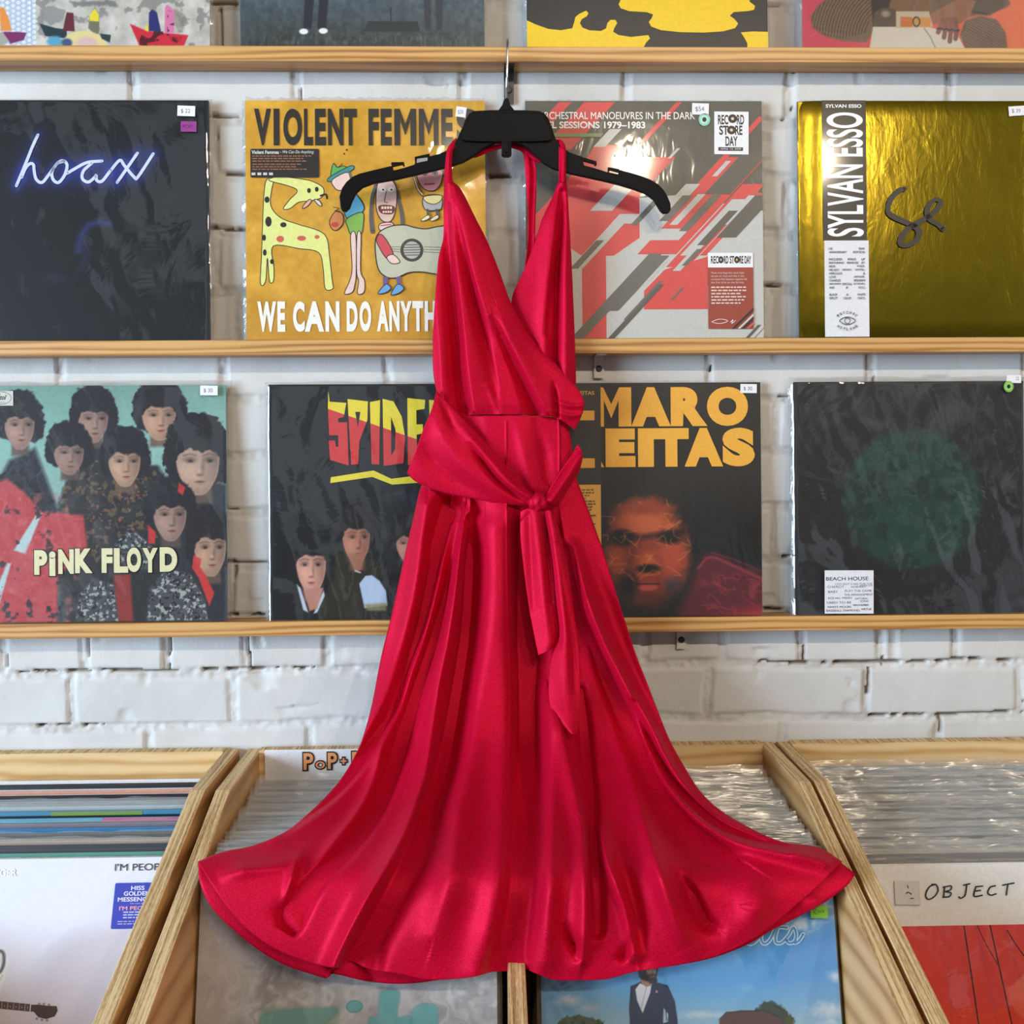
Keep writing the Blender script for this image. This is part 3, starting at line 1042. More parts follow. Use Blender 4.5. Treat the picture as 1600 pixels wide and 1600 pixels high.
r.sleeve(P, MAT['print_loose'])
a = r.letters()
for L in LET:
    a.ribbon(L, 4.6, (226, 236, 255), n=5)
a.build('title_lettering', 'white neon handwriting')
r.film(.0045, .003, 11, .0011)
price(r, 280, 172, 307, 188, '$ 22', 2, .0060)
a = r.sticker(.0060); a.rect(285, 196, 309, 212, (150, 62, 140), 1); a.text('POP!', 288, 201, 303, 207, (60, 24, 70)); a.build('genre_sticker', 'purple sticker')

# ochre doodle sleeve
r = on_shelf('ochre record sleeve with childlike doodles and black block lettering behind the dress', (388, 160, 760, 531), 1, card=(196, 148, 50))
P = Paint(388, 160, 760, 531, 1.4, (208, 156, 52))
P.mottle(46, 40, 8); P.mottle(22, 8, 5); P.mix(np.clip((P.Y - 440) / 90, 0, 1) * .35, (176, 124, 52))
r.sleeve(P)
a = r.letters()
BLK = (44, 42, 38)
for ch, x0, x1 in (('V', 402, 428), ('I', 432, 441), ('O', 447, 476), ('L', 479, 493), ('E', 496, 513), ('N', 516, 540), ('T', 541, 561), ('F', 579, 595), ('E', 598, 615), ('M', 619, 653), ('M', 657, 688), ('E', 692, 710), ('S', 716, 748)):
    a.text(ch, x0, 173, x1, 230, BLK, .045)
a.build('title_lettering'); a = r.letters()
for ch, x0, x1 in (('W', 405, 434), ('E', 436, 448), ('C', 460, 478), ('A', 478, 508), ('N', 510, 532), ('D', 543, 560), ('O', 563, 581), ('A', 590, 608), ('N', 609, 625), ('Y', 626, 644), ('T', 645, 662), ('H', 664, 682), ('I', 686, 692), ('N', 697, 716), ('G', 720, 742)):
    a.text(ch, x0, 472, x1, 519, (240, 238, 228), .05)
a.build('title_lettering')
a = r.art()
LY = (222, 226, 138); SK = (230, 200, 190); OUT = (40, 38, 36)


def blob(P_, fill, smooth=True, w=1.3):
    a.poly(P_, fill, smooth)
    a.ribbon(P_, w, OUT, smooth, 5, True)


# a spotted long-necked animal looking to the right
blob([(420, 284), (432, 280), (428, 300), (427, 324), (442, 342), (468, 352), (500, 362), (513, 374), (517, 402), (521, 440), (522, 452), (510, 452), (507, 420), (500, 396), (470, 390), (430, 386), (431, 420), (430, 440), (424, 440), (421, 404), (418, 440), (410, 444), (412, 400), (414, 350), (416, 310)], LY)
blob([(424, 284), (440, 278), (474, 282), (492, 286), (508, 296), (506, 310), (488, 316), (470, 318), (456, 328), (446, 328), (456, 314), (468, 300), (452, 292)], LY)
for x, y, w_, h_ in ((421, 314, 4, 5), (423, 348, 5, 8), (446, 353, 5, 4), (416, 373, 3, 5), (428, 410, 3, 4), (417, 396, 3, 5)):
    a.disc(x, y, w_, h_, OUT, 12)
for x, y, w_, h_ in ((441, 375, 6, 5), (474, 374, 7, 4), (498, 372, 4, 3)):
    a.disc(x, y, w_, h_, (206, 92, 80), 12)
a.disc(486, 300, 3, 4, OUT, 10); a.disc(498, 298, 3, 4, OUT, 10); a.ribbon([(504, 308), (512, 306), (514, 312)], 3, OUT)
blob([(486, 314), (478, 322), (476, 328), (484, 324), (490, 316)], (226, 166, 146)); blob([(494, 314), (500, 322), (506, 324), (502, 316)], (226, 214, 200))
# a figure in a green hat
a.ribbon([(538, 258), (532, 264), (528, 270)], 1, OUT); a.disc(545, 237, 1.6, 1.6, OUT, 8); a.disc(541, 243, 1.4, 1.4, OUT, 8)
blob([(520, 278), (524, 258), (530, 264), (540, 262), (548, 268), (530, 276)], (92, 166, 92)); blob([(517, 280), (550, 262), (554, 268), (520, 286)], (64, 140, 140))
blob([(522, 284), (544, 272), (552, 280), (548, 296), (534, 300), (526, 296)], SK); a.ribbon([(548, 270), (554, 290), (558, 314), (556, 336)], [3, 9], (104, 102, 104))
blob([(540, 322), (556, 306), (570, 322), (568, 334), (546, 344)], (98, 160, 188)); blob([(544, 344), (568, 334), (570, 350), (566, 368), (552, 370), (546, 358)], (128, 176, 84))
blob([(550, 370), (558, 370), (558, 430), (556, 446), (552, 458), (540, 460), (548, 440), (552, 420)], SK); blob([(560, 370), (566, 369), (565, 424), (571, 440), (570, 458), (560, 460), (562, 440), (559, 426)], SK)
blob([(518, 346), (528, 332), (538, 338), (538, 352), (528, 362), (520, 358)], (214, 132, 76)); a.disc(526, 353, 6, 4, (196, 76, 62), 12); a.ribbon([(524, 326), (532, 328), (526, 332), (534, 334)], 1, OUT)
# a long-haired figure with a guitar
a.ribbon([(592, 284), (584, 310), (582, 340), (584, 364)], [4, 7], (92, 90, 92)); a.ribbon([(616, 284), (624, 310), (630, 340), (631, 366)], [5, 6], (92, 90, 92))
blob([(592, 292), (600, 284), (614, 284), (622, 300), (620, 330), (612, 348), (598, 346), (590, 326)], (232, 196, 188))
for x in (600, 613):
    a.disc(x, 299, 5, 3.6, (244, 240, 210), 14); a.disc(x + 1, 299, 1.6, 1.6, OUT, 8)
a.ribbon([(606, 302), (603, 317), (608, 319)], 1, OUT); blob([(595, 324), (617, 325), (615, 336), (598, 335)], (132, 60, 56), True, 1)
for k in range(4):
    a.rect(598 + k * 4.4, 325, 601.4 + k * 4.4, 329, (244, 238, 228)); a.rect(600 + k * 3.8, 332, 602.8 + k * 3.8, 335, (244, 238, 228))
blob([(596, 352), (614, 350), (614, 358), (596, 362)], (226, 200, 196)); a.ribbon([(597, 355), (613, 353)], 1.6, (186, 60, 70))
blob([(588, 384), (594, 366), (612, 356), (634, 354), (650, 358), (668, 360), (690, 356), (700, 362), (700, 430), (680, 430), (660, 427), (640, 428), (620, 436), (604, 434), (592, 420)], (190, 190, 166), True, 1.8)
a.disc(645, 393, 18, 18, (66, 62, 60), 26); a.disc(645, 393, 13, 13.5, (182, 180, 172), 24)
for k in range(5):
    a.ribbon([(633, 385 + k * 4), (657, 384.5 + k * 4)], 1.5, (96, 92, 90), False)
for k in range(3):
    a.ribbon([(664, 388 + k * 4), (694, 389 + k * 4.2)], .9, (96, 92, 90), False); a.ribbon([(612, 388 + k * 3), (627, 388 + k * 4)], .9, (96, 92, 90), False)
blob([(590, 376), (596, 368), (606, 378), (616, 400), (606, 406), (594, 388)], (198, 76, 86)); blob([(606, 404), (616, 400), (626, 410), (622, 414), (612, 413)], SK)
a.poly([(600, 434), (608, 435), (606, 450), (600, 450)], (108, 86, 142)); a.poly([(620, 435), (627, 433), (628, 448), (622, 448)], (108, 86, 142))
blob([(592, 460), (604, 446), (612, 452), (604, 459)], (104, 158, 206)); blob([(612, 462), (622, 446), (632, 452), (624, 460)], (104, 158, 206))
# a small figure
blob([(656, 274), (690, 266), (692, 286), (682, 300), (668, 300), (658, 290)], (216, 150, 148)); a.ribbon([(656, 274), (690, 266)], 6, (96, 50, 66), False)
for x in (666, 682):
    a.disc(x, 273, 5, 4.5, (92, 96, 124), 12); a.disc(x, 273, 1.8, 1.8, INK, 8)
a.ribbon([(666, 291), (680, 290)], 3, (190, 74, 74)); a.ribbon([(648, 276), (654, 296), (662, 308)], 3.2, OUT); a.ribbon([(649, 280), (655, 298), (662, 307)], 1.8, SK)
blob([(664, 310), (690, 308), (692, 326), (686, 331), (666, 330)], (168, 168, 166)); blob([(665, 310), (690, 308), (691, 316), (680, 322), (667, 318)], (220, 208, 140))
for x in (670, 684):
    a.ribbon([(x, 331), (x + 1, 340)], 4, (84, 84, 86), False); blob([(x - 10, 346), (x, 339), (x + 3, 343), (x - 6, 348)], (226, 220, 190), True, .9)
a.build('cover_art', 'coloured childlike doodles')
a = r.sticker(); a.rrect(396, 235.5, 502, 280, (40, 38, 38), 2.5)
a.text('Violent Femmes', 398, 238, 440, 243.5, (226, 224, 220), .02); a.text('- We Can Do Anything', 442, 238, 494, 244, (226, 224, 220), 0, .25)
text_lines(a, 399, 246, 498, 3, 4.0, 1.7, (150, 104, 74), 4); text_lines(a, 399, 259, 486, 3, 4.0, 1.7, (150, 104, 74), 5)
for k in range(4):
    a.rect(398 + k * 9, 273, 404 + k * 9, 277, (210, 206, 200))
a.build('hype_sticker', 'black sticker with small print')
price(r, 715, 170, 731, 186, '$30', 8)
r.rim(.005, .006, 6)

# red and grey diagonal sleeve
r = on_shelf('grey record sleeve with red and white diagonal bars behind the right hanger arm', (826, 158, 1190, 529), 1, card=(88, 84, 76))
GB = (90, 87, 79); RD = (208, 74, 72); LG = (190, 189, 184); DG = (104, 101, 94)
P = Paint(826, 158, 1190, 529, 1.6, GB); P.mottle(10, 12, 3)
r.sleeve(P)
a = r.art()
a.poly([(870, 529), (870, 320), (1060, 305), (1190, 330), (1190, 529)], LG)
def slant(c, x, y, w, h, k=.92):
    """Parallelogram bar rising to the right, cut level at both ends."""
    Q = [(x, y), (x + w, y), (x + w + h * k, y - h), (x + h * k, y - h)]
    out = []
    for lim, keep in ((826.5, 1), (1189.5, -1)):            # trimmed at the cover's edges
        out = []
        for n_ in range(len(Q)):
            p, q = np.array(Q[n_], float), np.array(Q[(n_ + 1) % len(Q)], float)
            dp, dq = (p[0] - lim) * keep, (q[0] - lim) * keep
            if dp >= 0:
                out.append(p)
            if (dp >= 0) != (dq >= 0):
                out.append(p + (q - p) * dp / (dp - dq))
        Q = out
    return (c, Q)


DIAG = [slant(RD, 828, 214, 20, 54), slant(RD, 832, 252, 30, 92), slant(RD, 874, 234, 22, 74), slant(RD, 992, 232, 9, 72),
        (RD, [(828, 350), (884, 288), (925, 240), (932, 227), (976, 227), (958, 246), (1056, 246), (1000, 306), (1000, 372), (960, 400), (948, 400), (948, 529), (911, 529), (911, 400), (870, 372), (828, 372)]),
        slant(RD, 996, 398, 60, 152), slant(RD, 1068, 310, 10, 128), slant(RD, 1040, 418, 34, 130), slant(RD, 1092, 400, 10, 98), (RD, [(1006, 484), (1006, 455), (1038, 422), (1110, 400), (1150, 400), (1104, 448), (1104, 484)]),
        slant(LG, 930, 230, 18, 28), slant(LG, 966, 230, 6, 20), slant(LG, 1044, 248, 5, 16), slant(LG, 924, 330, 34, 44), slant(LG, 956, 350, 40, 15), slant(LG, 1002, 364, 22, 76), slant(LG, 1112, 276, 8, 24), slant(LG, 1016, 376, 44, 18), slant(LG, 1046, 352, 12, 48), slant(LG, 1062, 400, 22, 88), slant(LG, 1126, 352, 10, 46), slant(LG, 978, 446, 30, 40), slant(LG, 892, 420, 20, 76), slant(LG, 1050, 424, 12, 30),
        slant(DG, 986, 352, 10, 48), slant(DG, 1030, 346, 16, 40), slant(DG, 1060, 362, 14, 60), slant(GB, 1088, 384, 14, 54), slant(GB, 1118, 372, 30, 66), slant(GB, 1100, 304, 40, 62), slant(DG, 893, 529, 20, 132), slant(DG, 893, 420, 12, 44), slant(DG, 950, 486, 16, 86), slant(GB, 950, 529, 10, 84), slant(DG, 974, 500, 5, 60), slant(DG, 1064, 416, 8, 26), slant(DG, 1046, 470, 4, 20), slant(GB, 1162, 529, 14, 20),
        slant(LG, 1168, 529, 7, 26), ((126, 142, 96), [(868, 209), (946, 209), (942, 215), (868, 215)])]
for c, Q in DIAG:
    a.poly(Q, c)
a.build('cover_art', 'red and pale grey diagonal bars')
a = r.letters()
a.text('ORCHESTRAL MANOEUVRES IN THE DARK', 845, 175.5, 1087, 187, (236, 234, 228), .008)
a.text('PEEL SESSIONS 1979\u20131983', 845, 190.5, 1010, 201.5, (236, 234, 228), .03)
a.build('title_lettering')
price(r, 1082, 162, 1108, 180, '$54', 2)
ring_tag(r, 1101, 187.5, 10, (150, 202, 186))


def shop_day(a, x0, y0, x1, y1):
    """Three stacked words with little records for their round letters."""
    w = x1 - x0; h = (y1 - y0)
    for s, q0, q1, xx0, xx1 in (('REC', 0, .3, .06, .40), ('RD', 0, .3, .68, .92), ('ST', .33, .62, .10, .40), ('RE', .33, .62, .62, .86), ('DAY', .66, .96, .30, .70)):
        a.text(s, x0 + w * xx0, y0 + h * q0, x0 + w * xx1, y0 + h * q1, INK, .03)
    for cx, cy in ((.54, .12), (.50, .47)):
        a.disc(x0 + w * cx, y0 + h * cy, w * .145, h * .135, INK, 24); a.disc(x0 + w * cx, y0 + h * cy, w * .055, h * .05, (206, 170, 130), 16); a.disc(x0 + w * cx, y0 + h * cy, w * .02, h * .02, WHITE, 8)


a = r.sticker(); a.rect(1116, 175, 1169, 242, WHITE, .5); shop_day(a, 1119, 180, 1166, 231); a.rect(1122, 231, 1160, 236.5, INK, .5); a.text('APRIL 12, 2025', 1125, 232.4, 1157, 235, WHITE); a.build('shop_day_sticker', 'white sticker with black lettering')
a = r.sticker(); a.rect(1104.5, 396, 1174, 419, WHITE); a.rect(1104.5, 419, 1174, 515, (152, 62, 50))
a.text('REC', 1109, 401, 1121, 413, INK, .03); a.disc(1124.5, 407, 4.2, 5.6, INK, 18); a.disc(1124.5, 407, 1.5, 2, (206, 170, 130), 10); a.text('RD', 1129, 401, 1136, 413, INK, .03); a.text('ST', 1138, 401, 1145, 413, INK, .03); a.disc(1149, 407, 4.2, 5.6, INK, 18); a.disc(1149, 407, 1.5, 2, (206, 170, 130), 10); a.text('RE', 1153, 401, 1159, 413, INK, .03); a.text('DAY', 1161, 401, 1171, 413, INK, .03)
for k, s in enumerate(('These recordings have never been', 'issued on vinyl and this is the', 'complete Peel Sessions together for', 'the first time on any format.')):
    a.text(s, 1109, 426 + k * 5, 1160 + (5 if k == 2 else 0), 429.6 + k * 5, (228, 206, 200))
text_lines(a, 1109, 449, 1166, 6, 5, 2.2, (222, 196, 188), 3)
for k, (c, o_) in enumerate(((INK, 0), ((200, 198, 196), 9), (INK, 15), ((200, 90, 70), 22))):
    a.poly([(1140 + o_, 515), (1174, 482 + o_ * 1.0), (1174, 486 + o_), (1144 + o_, 515)], c)
a.ribbon([(1109, 504), (1122, 500), (1134, 503), (1122, 507), (1110, 505)], .8, WHITE); a.ribbon([(1138, 505), (1142, 501), (1140, 507), (1146, 502)], .8, WHITE)
a.build('hype_sticker', 'brick red sticker with a white band')
r.rim(.004, .003, 7)

# gold foil sleeve
r = on_shelf('shiny gold foil record sleeve with a black and white paper band', (1246, 160, 1614, 528), 1, card=(150, 118, 20))
r.sleeve(front=MAT['gold'])
_u = np.r_[np.linspace(0, .12, 24), np.linspace(.14, .94, 20), np.linspace(.95, 1, 10)]; _w = np.linspace(0, 1, 30)
_U, _W = np.meshgrid(_u, _w)
_y = -r.t - .0030 + .0034 * np.clip(1 - _U / .11, 0, 1) ** 2.2 + .001 * np.clip((_U - .95) / .05, 0, 1) ** 2 + .0012 * np.clip((.03 - _W) / .03, 0, 1) ** 2 + .001 * np.clip((_W - .975) / .025, 0, 1) ** 2 + (fbm(_U * 5, _W * 4, 3, 5) - .5) * .0007
fast_grid('foil_front', np.stack([(_U - .5) * r.S, _y, _W * r.S], -1).reshape(-1, 3), len(_w), len(_u), MAT['gold'], r.root, True, False)
r.t += .0029
a = r.art(); a.rect(1283, 160, 1352, 378, (48, 44, 36)); a.rect(1285, 378, 1354.5, 527.5, (226, 227, 232))
ob = a.build('paper_band', 'black and white paper band')
a = r.letters()
a.text('SYLVAN ESSO', 1289, 166.3, 1345, 171.8, (240, 240, 240), .03)
a.text('SYLVAN ESSO', 1290, 179, 1347, 372, (244, 244, 246), .02, rot90=True)
y = 389
for L in ('10|YEAR', 'ANNIVERSARY|EDITION', '', 'INCLUDES|BONUS|LP', 'FEATURING|REMIXES|BY', 'RICK|WADE,', 'HELADO|NEGRO,|DNTEL,', 'HERCULES|&', 'LOVE|AFFAIR,', 'CHARLES|SPEARIN', '(BROKEN|SOCIAL|SCENE),', 'AND|J|ROCC', '', 'BLACK|&|WHITE', 'SPLIT|COLOR|VINYL'):
    ws = [w for w in L.split('|') if w]
    if ws:
        lens = [len(w) * 2.55 + (0 if len(w) > 1 else .4) for w in ws]
        sc = min(1.0, 55 / (sum(lens) + 1.4 * (len(ws) - 1)))
        lens = [q * sc for q in lens]
        gap = (56 - sum(lens)) / max(1, len(ws) - 1)
        x = 1292
        for w, q in zip(ws, lens):
            a.text(w, x, y, x + q, y + 3.5, (52, 52, 56), .01); x += q + gap
    y += 5.5
cx, cy = 1319.5, 503
for s, base, sgn in (('PSYCHIC', -90, 1), ('HOTLINE', 90, -1)):
    for k, ch in enumerate(s):
        an = math.radians(base + sgn * (k - (len(s) - 1) / 2) * 17)
        V, F = text_geom(ch, .02)
        w, h = (1.2 if ch == 'I' else 3.0), 4.2
        Q = (V - .5) * np.array([w, h]); th = an + math.pi / 2 if sgn > 0 else an - math.pi / 2
        Q = np.stack([Q[:, 0], -Q[:, 1]], 1)
        Rm = np.array([[math.cos(th), math.sin(th)], [-math.sin(th), math.cos(th)]])
        Q = Q @ Rm + np.array([cx + 18 * math.cos(an), cy + 13 * math.sin(an)])
        a.raw(Q, F, (50, 50, 54))
a.ribbon([(1307.5, 503), (1313, 498.6), (1319.5, 497), (1326, 498.6), (1332, 503), (1326, 507.4), (1319.5, 509), (1313, 507.4)], 1.1, (50, 50, 54), True, 5, True)
a.ribbon([(1319.5 + 4.2 * math.cos(q), 503 + 4.4 * math.sin(q)) for q in np.linspace(0, 6.28, 14, endpoint=False)], 1.0, (50, 50, 54), True, 4, True)
a.ribbon([(1412, 298), (1402, 301), (1391, 312), (1385, 326), (1386, 336), (1396, 343), (1412, 350), (1428, 358), (1433, 368), (1428, 379), (1414, 386), (1404, 384), (1405, 374), (1416, 360), (1430, 352), (1444, 344), (1456, 336), (1466, 324), (1467, 317), (1459, 315), (1450, 322), (1446, 334), (1450, 345), (1462, 353), (1471, 361)], [6, 8, 9, 7, 8, 9, 8, 9, 10, 8, 7, 8, 9, 8, 9, 7, 8, 9, 7, 6, 8, 9, 9, 7, 8], (44, 38, 30), n=5)
a.build('title_lettering')
price(r, 1576, 169, 1602, 184, '$ 39', -4)
r.t -= .0029; r.rim(.002, .002, 8)

# ======================================================== lower ledge
# crowd in sixties dress
r = on_shelf('teal record sleeve crowded with dark-haired people in red jackets, cream lettering', (-13, 603, 356, 973), 2, card=(120, 150, 140))
P = Paint(-13, 603, 356, 973, 1.2)
P.vgrad([(603, (124, 168, 156)), (700, (150, 196, 186)), (800, (140, 176, 172)), (973, (60, 66, 66))])
DK = (38, 36, 40)
P.poly([(60, 700), (20, 720), (-13, 780), (-13, 973), (90, 973), (96, 800)], (40, 44, 54), 8)
P.poly([(150, 690), (110, 740), (80, 850), (110, 973), (230, 973), (220, 800), (190, 720)], (52, 50, 50), 8, wob=10)
P.poly([(200, 720), (160, 790), (150, 973), (300, 973), (300, 800), (250, 730)], (46, 44, 46), 8, wob=8)
P.poly([(290, 740), (250, 800), (250, 973), (356, 973), (356, 760)], (48, 48, 56), 8)
P.blotch((126, 104, 74), .60, 7, 21, .06, .7, (P.X > 100) * (P.X < 250) * (P.Y > 720) * (P.Y < 880)); P.blotch((182, 110, 90), .68, 5, 24, .05, .6, (P.X > 140) * (P.X < 260) * (P.Y > 740) * (P.Y < 830))
for i, (fx, fy, w, h, sk) in enumerate(((36, 664, 58, 78, (178, 140, 126)), (150, 655, 58, 76, (170, 138, 124)), (252, 650, 66, 80, (196, 156, 132)), (112, 708, 58, 70, (164, 130, 118)), (198, 722, 62, 80, (196, 158, 132)), (312, 722, 84, 108, (192, 160, 140)), (268, 806, 64, 84, (172, 140, 128)), (330, 858, 62, 92, (188, 152, 128)), (30, 800, 76, 90, (168, 108, 100)), (-4, 880, 34, 70, (176, 136, 124)))):
    P.face(fx, fy, w, h, sk, DK, 3)
P.poly([(-13, 760), (16, 748), (44, 770), (70, 800), (134, 806), (140, 860), (94, 900), (92, 973), (-13, 973)], (192, 72, 76), 5)
P.poly([(60, 806), (70, 802), (44, 866), (26, 860)], (190, 214, 214), 3); P.poly([(16, 880), (22, 880), (2, 948), (-10, 940)], (190, 214, 214), 3)
P.blotch((44, 34, 42), .66, 16, 40, .05, .85, (P.X < 130) * (P.Y > 770))
P.blotch((218, 116, 118), .60, 12, 44, .2, .5, (P.X < 130) * (P.Y > 770))
P.poly([(180, 900), (206, 898), (210, 973), (184, 973)], (150, 56, 50), 5)
for q in ([(120, 973), (126, 930), (150, 905), (180, 915), (188, 973)], [(230, 973), (236, 920), (262, 890), (300, 900), (322, 940), (326, 973)], [(182, 850), (206, 828), (236, 850), (238, 892), (186, 892)]):
    P.poly(q, (74, 78, 82), 4)
    mk = np.clip(-P.sdf(q) / 2, 0, 1)
    P.blotch((196, 200, 192), .56, 5, 50, .06, .8, mk); P.blotch((20, 22, 26), .60, 4, 53, .05, .8, mk)
P.poly([(304, 870), (316, 876), (314, 888), (322, 900), (336, 930), (328, 950), (312, 906), (302, 890)], (206, 62, 58), 2); P.poly([(234, 822), (246, 834), (244, 852), (234, 850)], (202, 60, 58), 2)
P.poly([(282, 756), (292, 764), (288, 776), (280, 770)], (196, 60, 60), 2)
P.mottle(18, 4, 71)
r.sleeve(P, MAT['print_loose'])
a = r.letters()
CR = (242, 236, 190)
for ch, x0, x1, y0 in (('P', 58, 78, 860), ('i', 81, 91, 862), ('N', 95, 119, 859), ('K', 121, 148, 858), ('F', 162, 179, 858), ('L', 181, 203, 858), ('O', 201, 223, 857), ('Y', 225, 249, 858), ('D', 252, 279, 857)):
    a.text(ch, x0 - 1.4, y0 - 1.4, x1 + 1.4, y0 + 40.4, (26, 26, 24), .085)
for ch, x0, x1, y0 in (('P', 58, 78, 860), ('i', 81, 91, 862), ('N', 95, 119, 859), ('K', 121, 148, 858), ('F', 162, 179, 858), ('L', 181, 203, 858), ('O', 201, 223, 857), ('Y', 225, 249, 858), ('D', 252, 279, 857)):
    a.text(ch, x0, y0, x1, y0 + 38.5, CR, .06)
a.build('title_lettering', 'cream lettering')
a = r.letters(); a.rect(-12, 611, 27, 634, (224, 226, 214)); a.ribbon([(7 + 17 * math.cos(q), 622 + 10 * math.sin(q)) for q in np.linspace(0, 6.28, 20, endpoint=False)], .8, (70, 74, 70), True, 3, True)
a.text('Capitol', -9, 617, 17, 627, (40, 44, 42), .03, .35); a.text('RECORDS', 0, 628.2, 14, 630, (60, 64, 60)); a.poly([(4, 616), (6, 613), (8, 616)], (60, 64, 60)); a.build('label_logo', 'small white oval logo')
r.film(.007, .006, 21, .0011)
price(r, 318, 605, 345, 620, '$ 30', 1, .0060)

# black sleeve with zigzag title
r = on_shelf('black record sleeve with jagged yellow and red title left of the dress', (422, 605, 792, 969), 2, card=(34, 38, 42), finish=(.45, .3, .2))
P = Paint(422, 605, 792, 969, 1.2)
P.vgrad([(605, (26, 29, 33)), (760, (28, 32, 37)), (830, (30, 33, 38)), (969, (10, 11, 13))])
P.poly([(422, 800), (470, 810), (520, 850), (600, 880), (792, 900), (792, 969), (422, 969)], (20, 20, 22), 18)
P.poly([(500, 868), (540, 850), (600, 884), (590, 969), (500, 969)], (46, 42, 26), 12, .8)
P.poly([(434, 830), (450, 806), (490, 800), (514, 830), (522, 880), (510, 930), (452, 936), (432, 900)], (14, 14, 16), 4)
P.face(487, 884, 58, 92, (214, 158, 138), (18, 17, 18)); P.poly([(464, 914), (470, 920), (482, 958), (474, 954)], (196, 208, 226), 2); P.poly([(506, 924), (508, 932), (496, 958), (490, 960)], (196, 208, 226), 2); P.poly([(474, 922), (506, 920), (496, 952), (484, 956)], (190, 134, 116), 3)
P.face(558, 842, 54, 84, (182, 122, 98), (24, 20, 20), 3); P.poly([(528, 824), (536, 800), (560, 790), (588, 806), (604, 832), (560, 826)], (24, 22, 24), 3); P.poly([(544, 868), (572, 866), (566, 892), (556, 896)], (160, 106, 86), 3); P.line([(556, 894), (564, 897)], 1.8, (210, 210, 206))
P.poly([(562, 914), (572, 902), (582, 901), (594, 910), (604, 926), (606, 948), (570, 952)], (188, 208, 236), 2); P.poly([(570, 946), (606, 944), (604, 957), (574, 956)], (150, 144, 100), 4, .8)
P.face(640, 852, 48, 64, (196, 140, 122), (20, 18, 20))
r.sleeve(P, MAT['print_loose'])
a = r.letters()
YE = (238, 222, 60); RE = (214, 58, 60)
GL = {'S': [(516, 616), (518, 632), (544, 634), (540, 656), (531, 658), (531, 664), (545, 664), (547, 731), (518, 722), (516, 692), (526, 692), (527, 702), (531, 702), (531, 684), (517, 684), (515, 640)],
      'P': [(546, 628), (578, 632), (577, 660), (564, 694), (562, 729), (551, 730)],
      'I': [(581, 633), (597, 630), (595, 730), (583, 729)],
      'D': [(601, 628), (618, 632), (631, 656), (636, 688), (633, 728), (602, 732)],
      'E': [(640, 627), (668, 630), (667, 644), (654, 646), (654, 668), (664, 668), (664, 682), (654, 684), (655, 714), (669, 714), (670, 730), (640, 731)],
      'R': [(674, 630), (700, 632), (708, 652), (698, 676), (712, 730), (700, 730), (690, 690), (688, 730), (676, 730)]}
for ch, Q in GL.items():
    Q = np.array(Q, float)
    a.poly((Q - Q.mean(0)) * np.array([1.12, 1.05]) + Q.mean(0) + [-1.5, 2.5], (24, 26, 28))


def clip_poly(Q, keep_above):
    """Keep the part of a polygon above (or below) the slanting colour line."""
    line = lambda p: p[1] - (643 + (p[0] - 515) * 0.345)
    out = []
    for i in range(len(Q)):
        p, q = np.array(Q[i], float), np.array(Q[(i + 1) % len(Q)], float)
        dp, dq = line(p), line(q)
        if (dp < 0) == keep_above:
            out.append(p)
        if (dp < 0) != (dq < 0):
            out.append(p + (q - p) * dp / (dp - dq))
    return out


for ch, Q in GL.items():
    for up, c in ((True, YE), (False, RE)):
        R_ = clip_poly(Q, up)
        if len(R_) > 2:
            a.poly(R_, c)
a.poly([(558, 648), (566, 648), (562, 672)], (28, 30, 32)); a.poly([(614, 656), (621, 676), (620, 706), (614, 716)], (28, 30, 32)); a.poly([(686, 646), (694, 650), (688, 664)], (28, 30, 32))
a.poly([(519, 749), (586, 739), (614, 752), (700, 742), (700, 756), (615, 761), (584, 749), (518, 758)], YE)
a.build('title_lettering', 'jagged yellow and red letters')
r.film(.005, .004, 31, .0012)

# black sleeve with orange lettering
r = on_shelf('black record sleeve with bold orange lettering and a red-lit face right of the dress', (826, 597, 1192, 960), 2, card=(48, 45, 42), finish=(.4, .35, .5))
P = Paint(826, 597, 1192, 960, 1.2, (50, 47, 44))
P.mix(np.clip((P.Y - 740) / 120, 0, 1) * .75, (22, 21, 22))
OR = (196, 96, 50)
P.ell(1010, 862, 74, 96, (120, 50, 34), .35, wob=.15); P.ell(1006, 812, 60, 42, (188, 92, 54), .6, wob=.3, seed=4); P.ell(1050, 866, 36, 60, (170, 70, 44), .7, wob=.3)
P.ell(1010, 878, 24, 34, (190, 90, 48), .7, wob=.3); P.ell(962, 872, 22, 36, (150, 66, 38), .7, wob=.4)
P.ell(972, 838, 26, 17, (26, 22, 22), .5); P.ell(1048, 838, 26, 15, (30, 24, 24), .6); P.line([(966, 830), (1000, 838), (1030, 834), (1070, 828)], 9, (34, 26, 24), 8, .7)
P.ell(1012, 886, 24, 9, (30, 22, 22), .5); P.ell(1012, 904, 18, 9, (150, 62, 48), .5); P.ell(1012, 915, 19, 7, (190, 78, 66), .4); P.line([(994, 910), (1030, 910)], 2, (40, 20, 20), 2); P.ell(1012, 935, 20, 12, (96, 40, 34), .8, wob=.8); P.ell(980, 912, 22, 30, (28, 23, 23), .7)
P.ell(1010, 792, 56, 16, (140, 62, 40), .8, wob=.6, seed=8)
for k in range(34):
    g = np.random.RandomState(k); x, y = g.uniform(948, 1070), g.uniform(782, 900)
    P.line(smooth_path([(x, y), (x + g.uniform(-14, 14), y + g.uniform(-10, 10)), (x + g.uniform(-22, 22), y + g.uniform(-14, 20))], 4), 1.0, (230, 138, 76), 2.0, .55)
P.poly([(1066, 970), (1080, 910), (1098, 872), (1116, 864), (1150, 880), (1200, 904), (1200, 970)], (84, 30, 36), 16, 1, True)
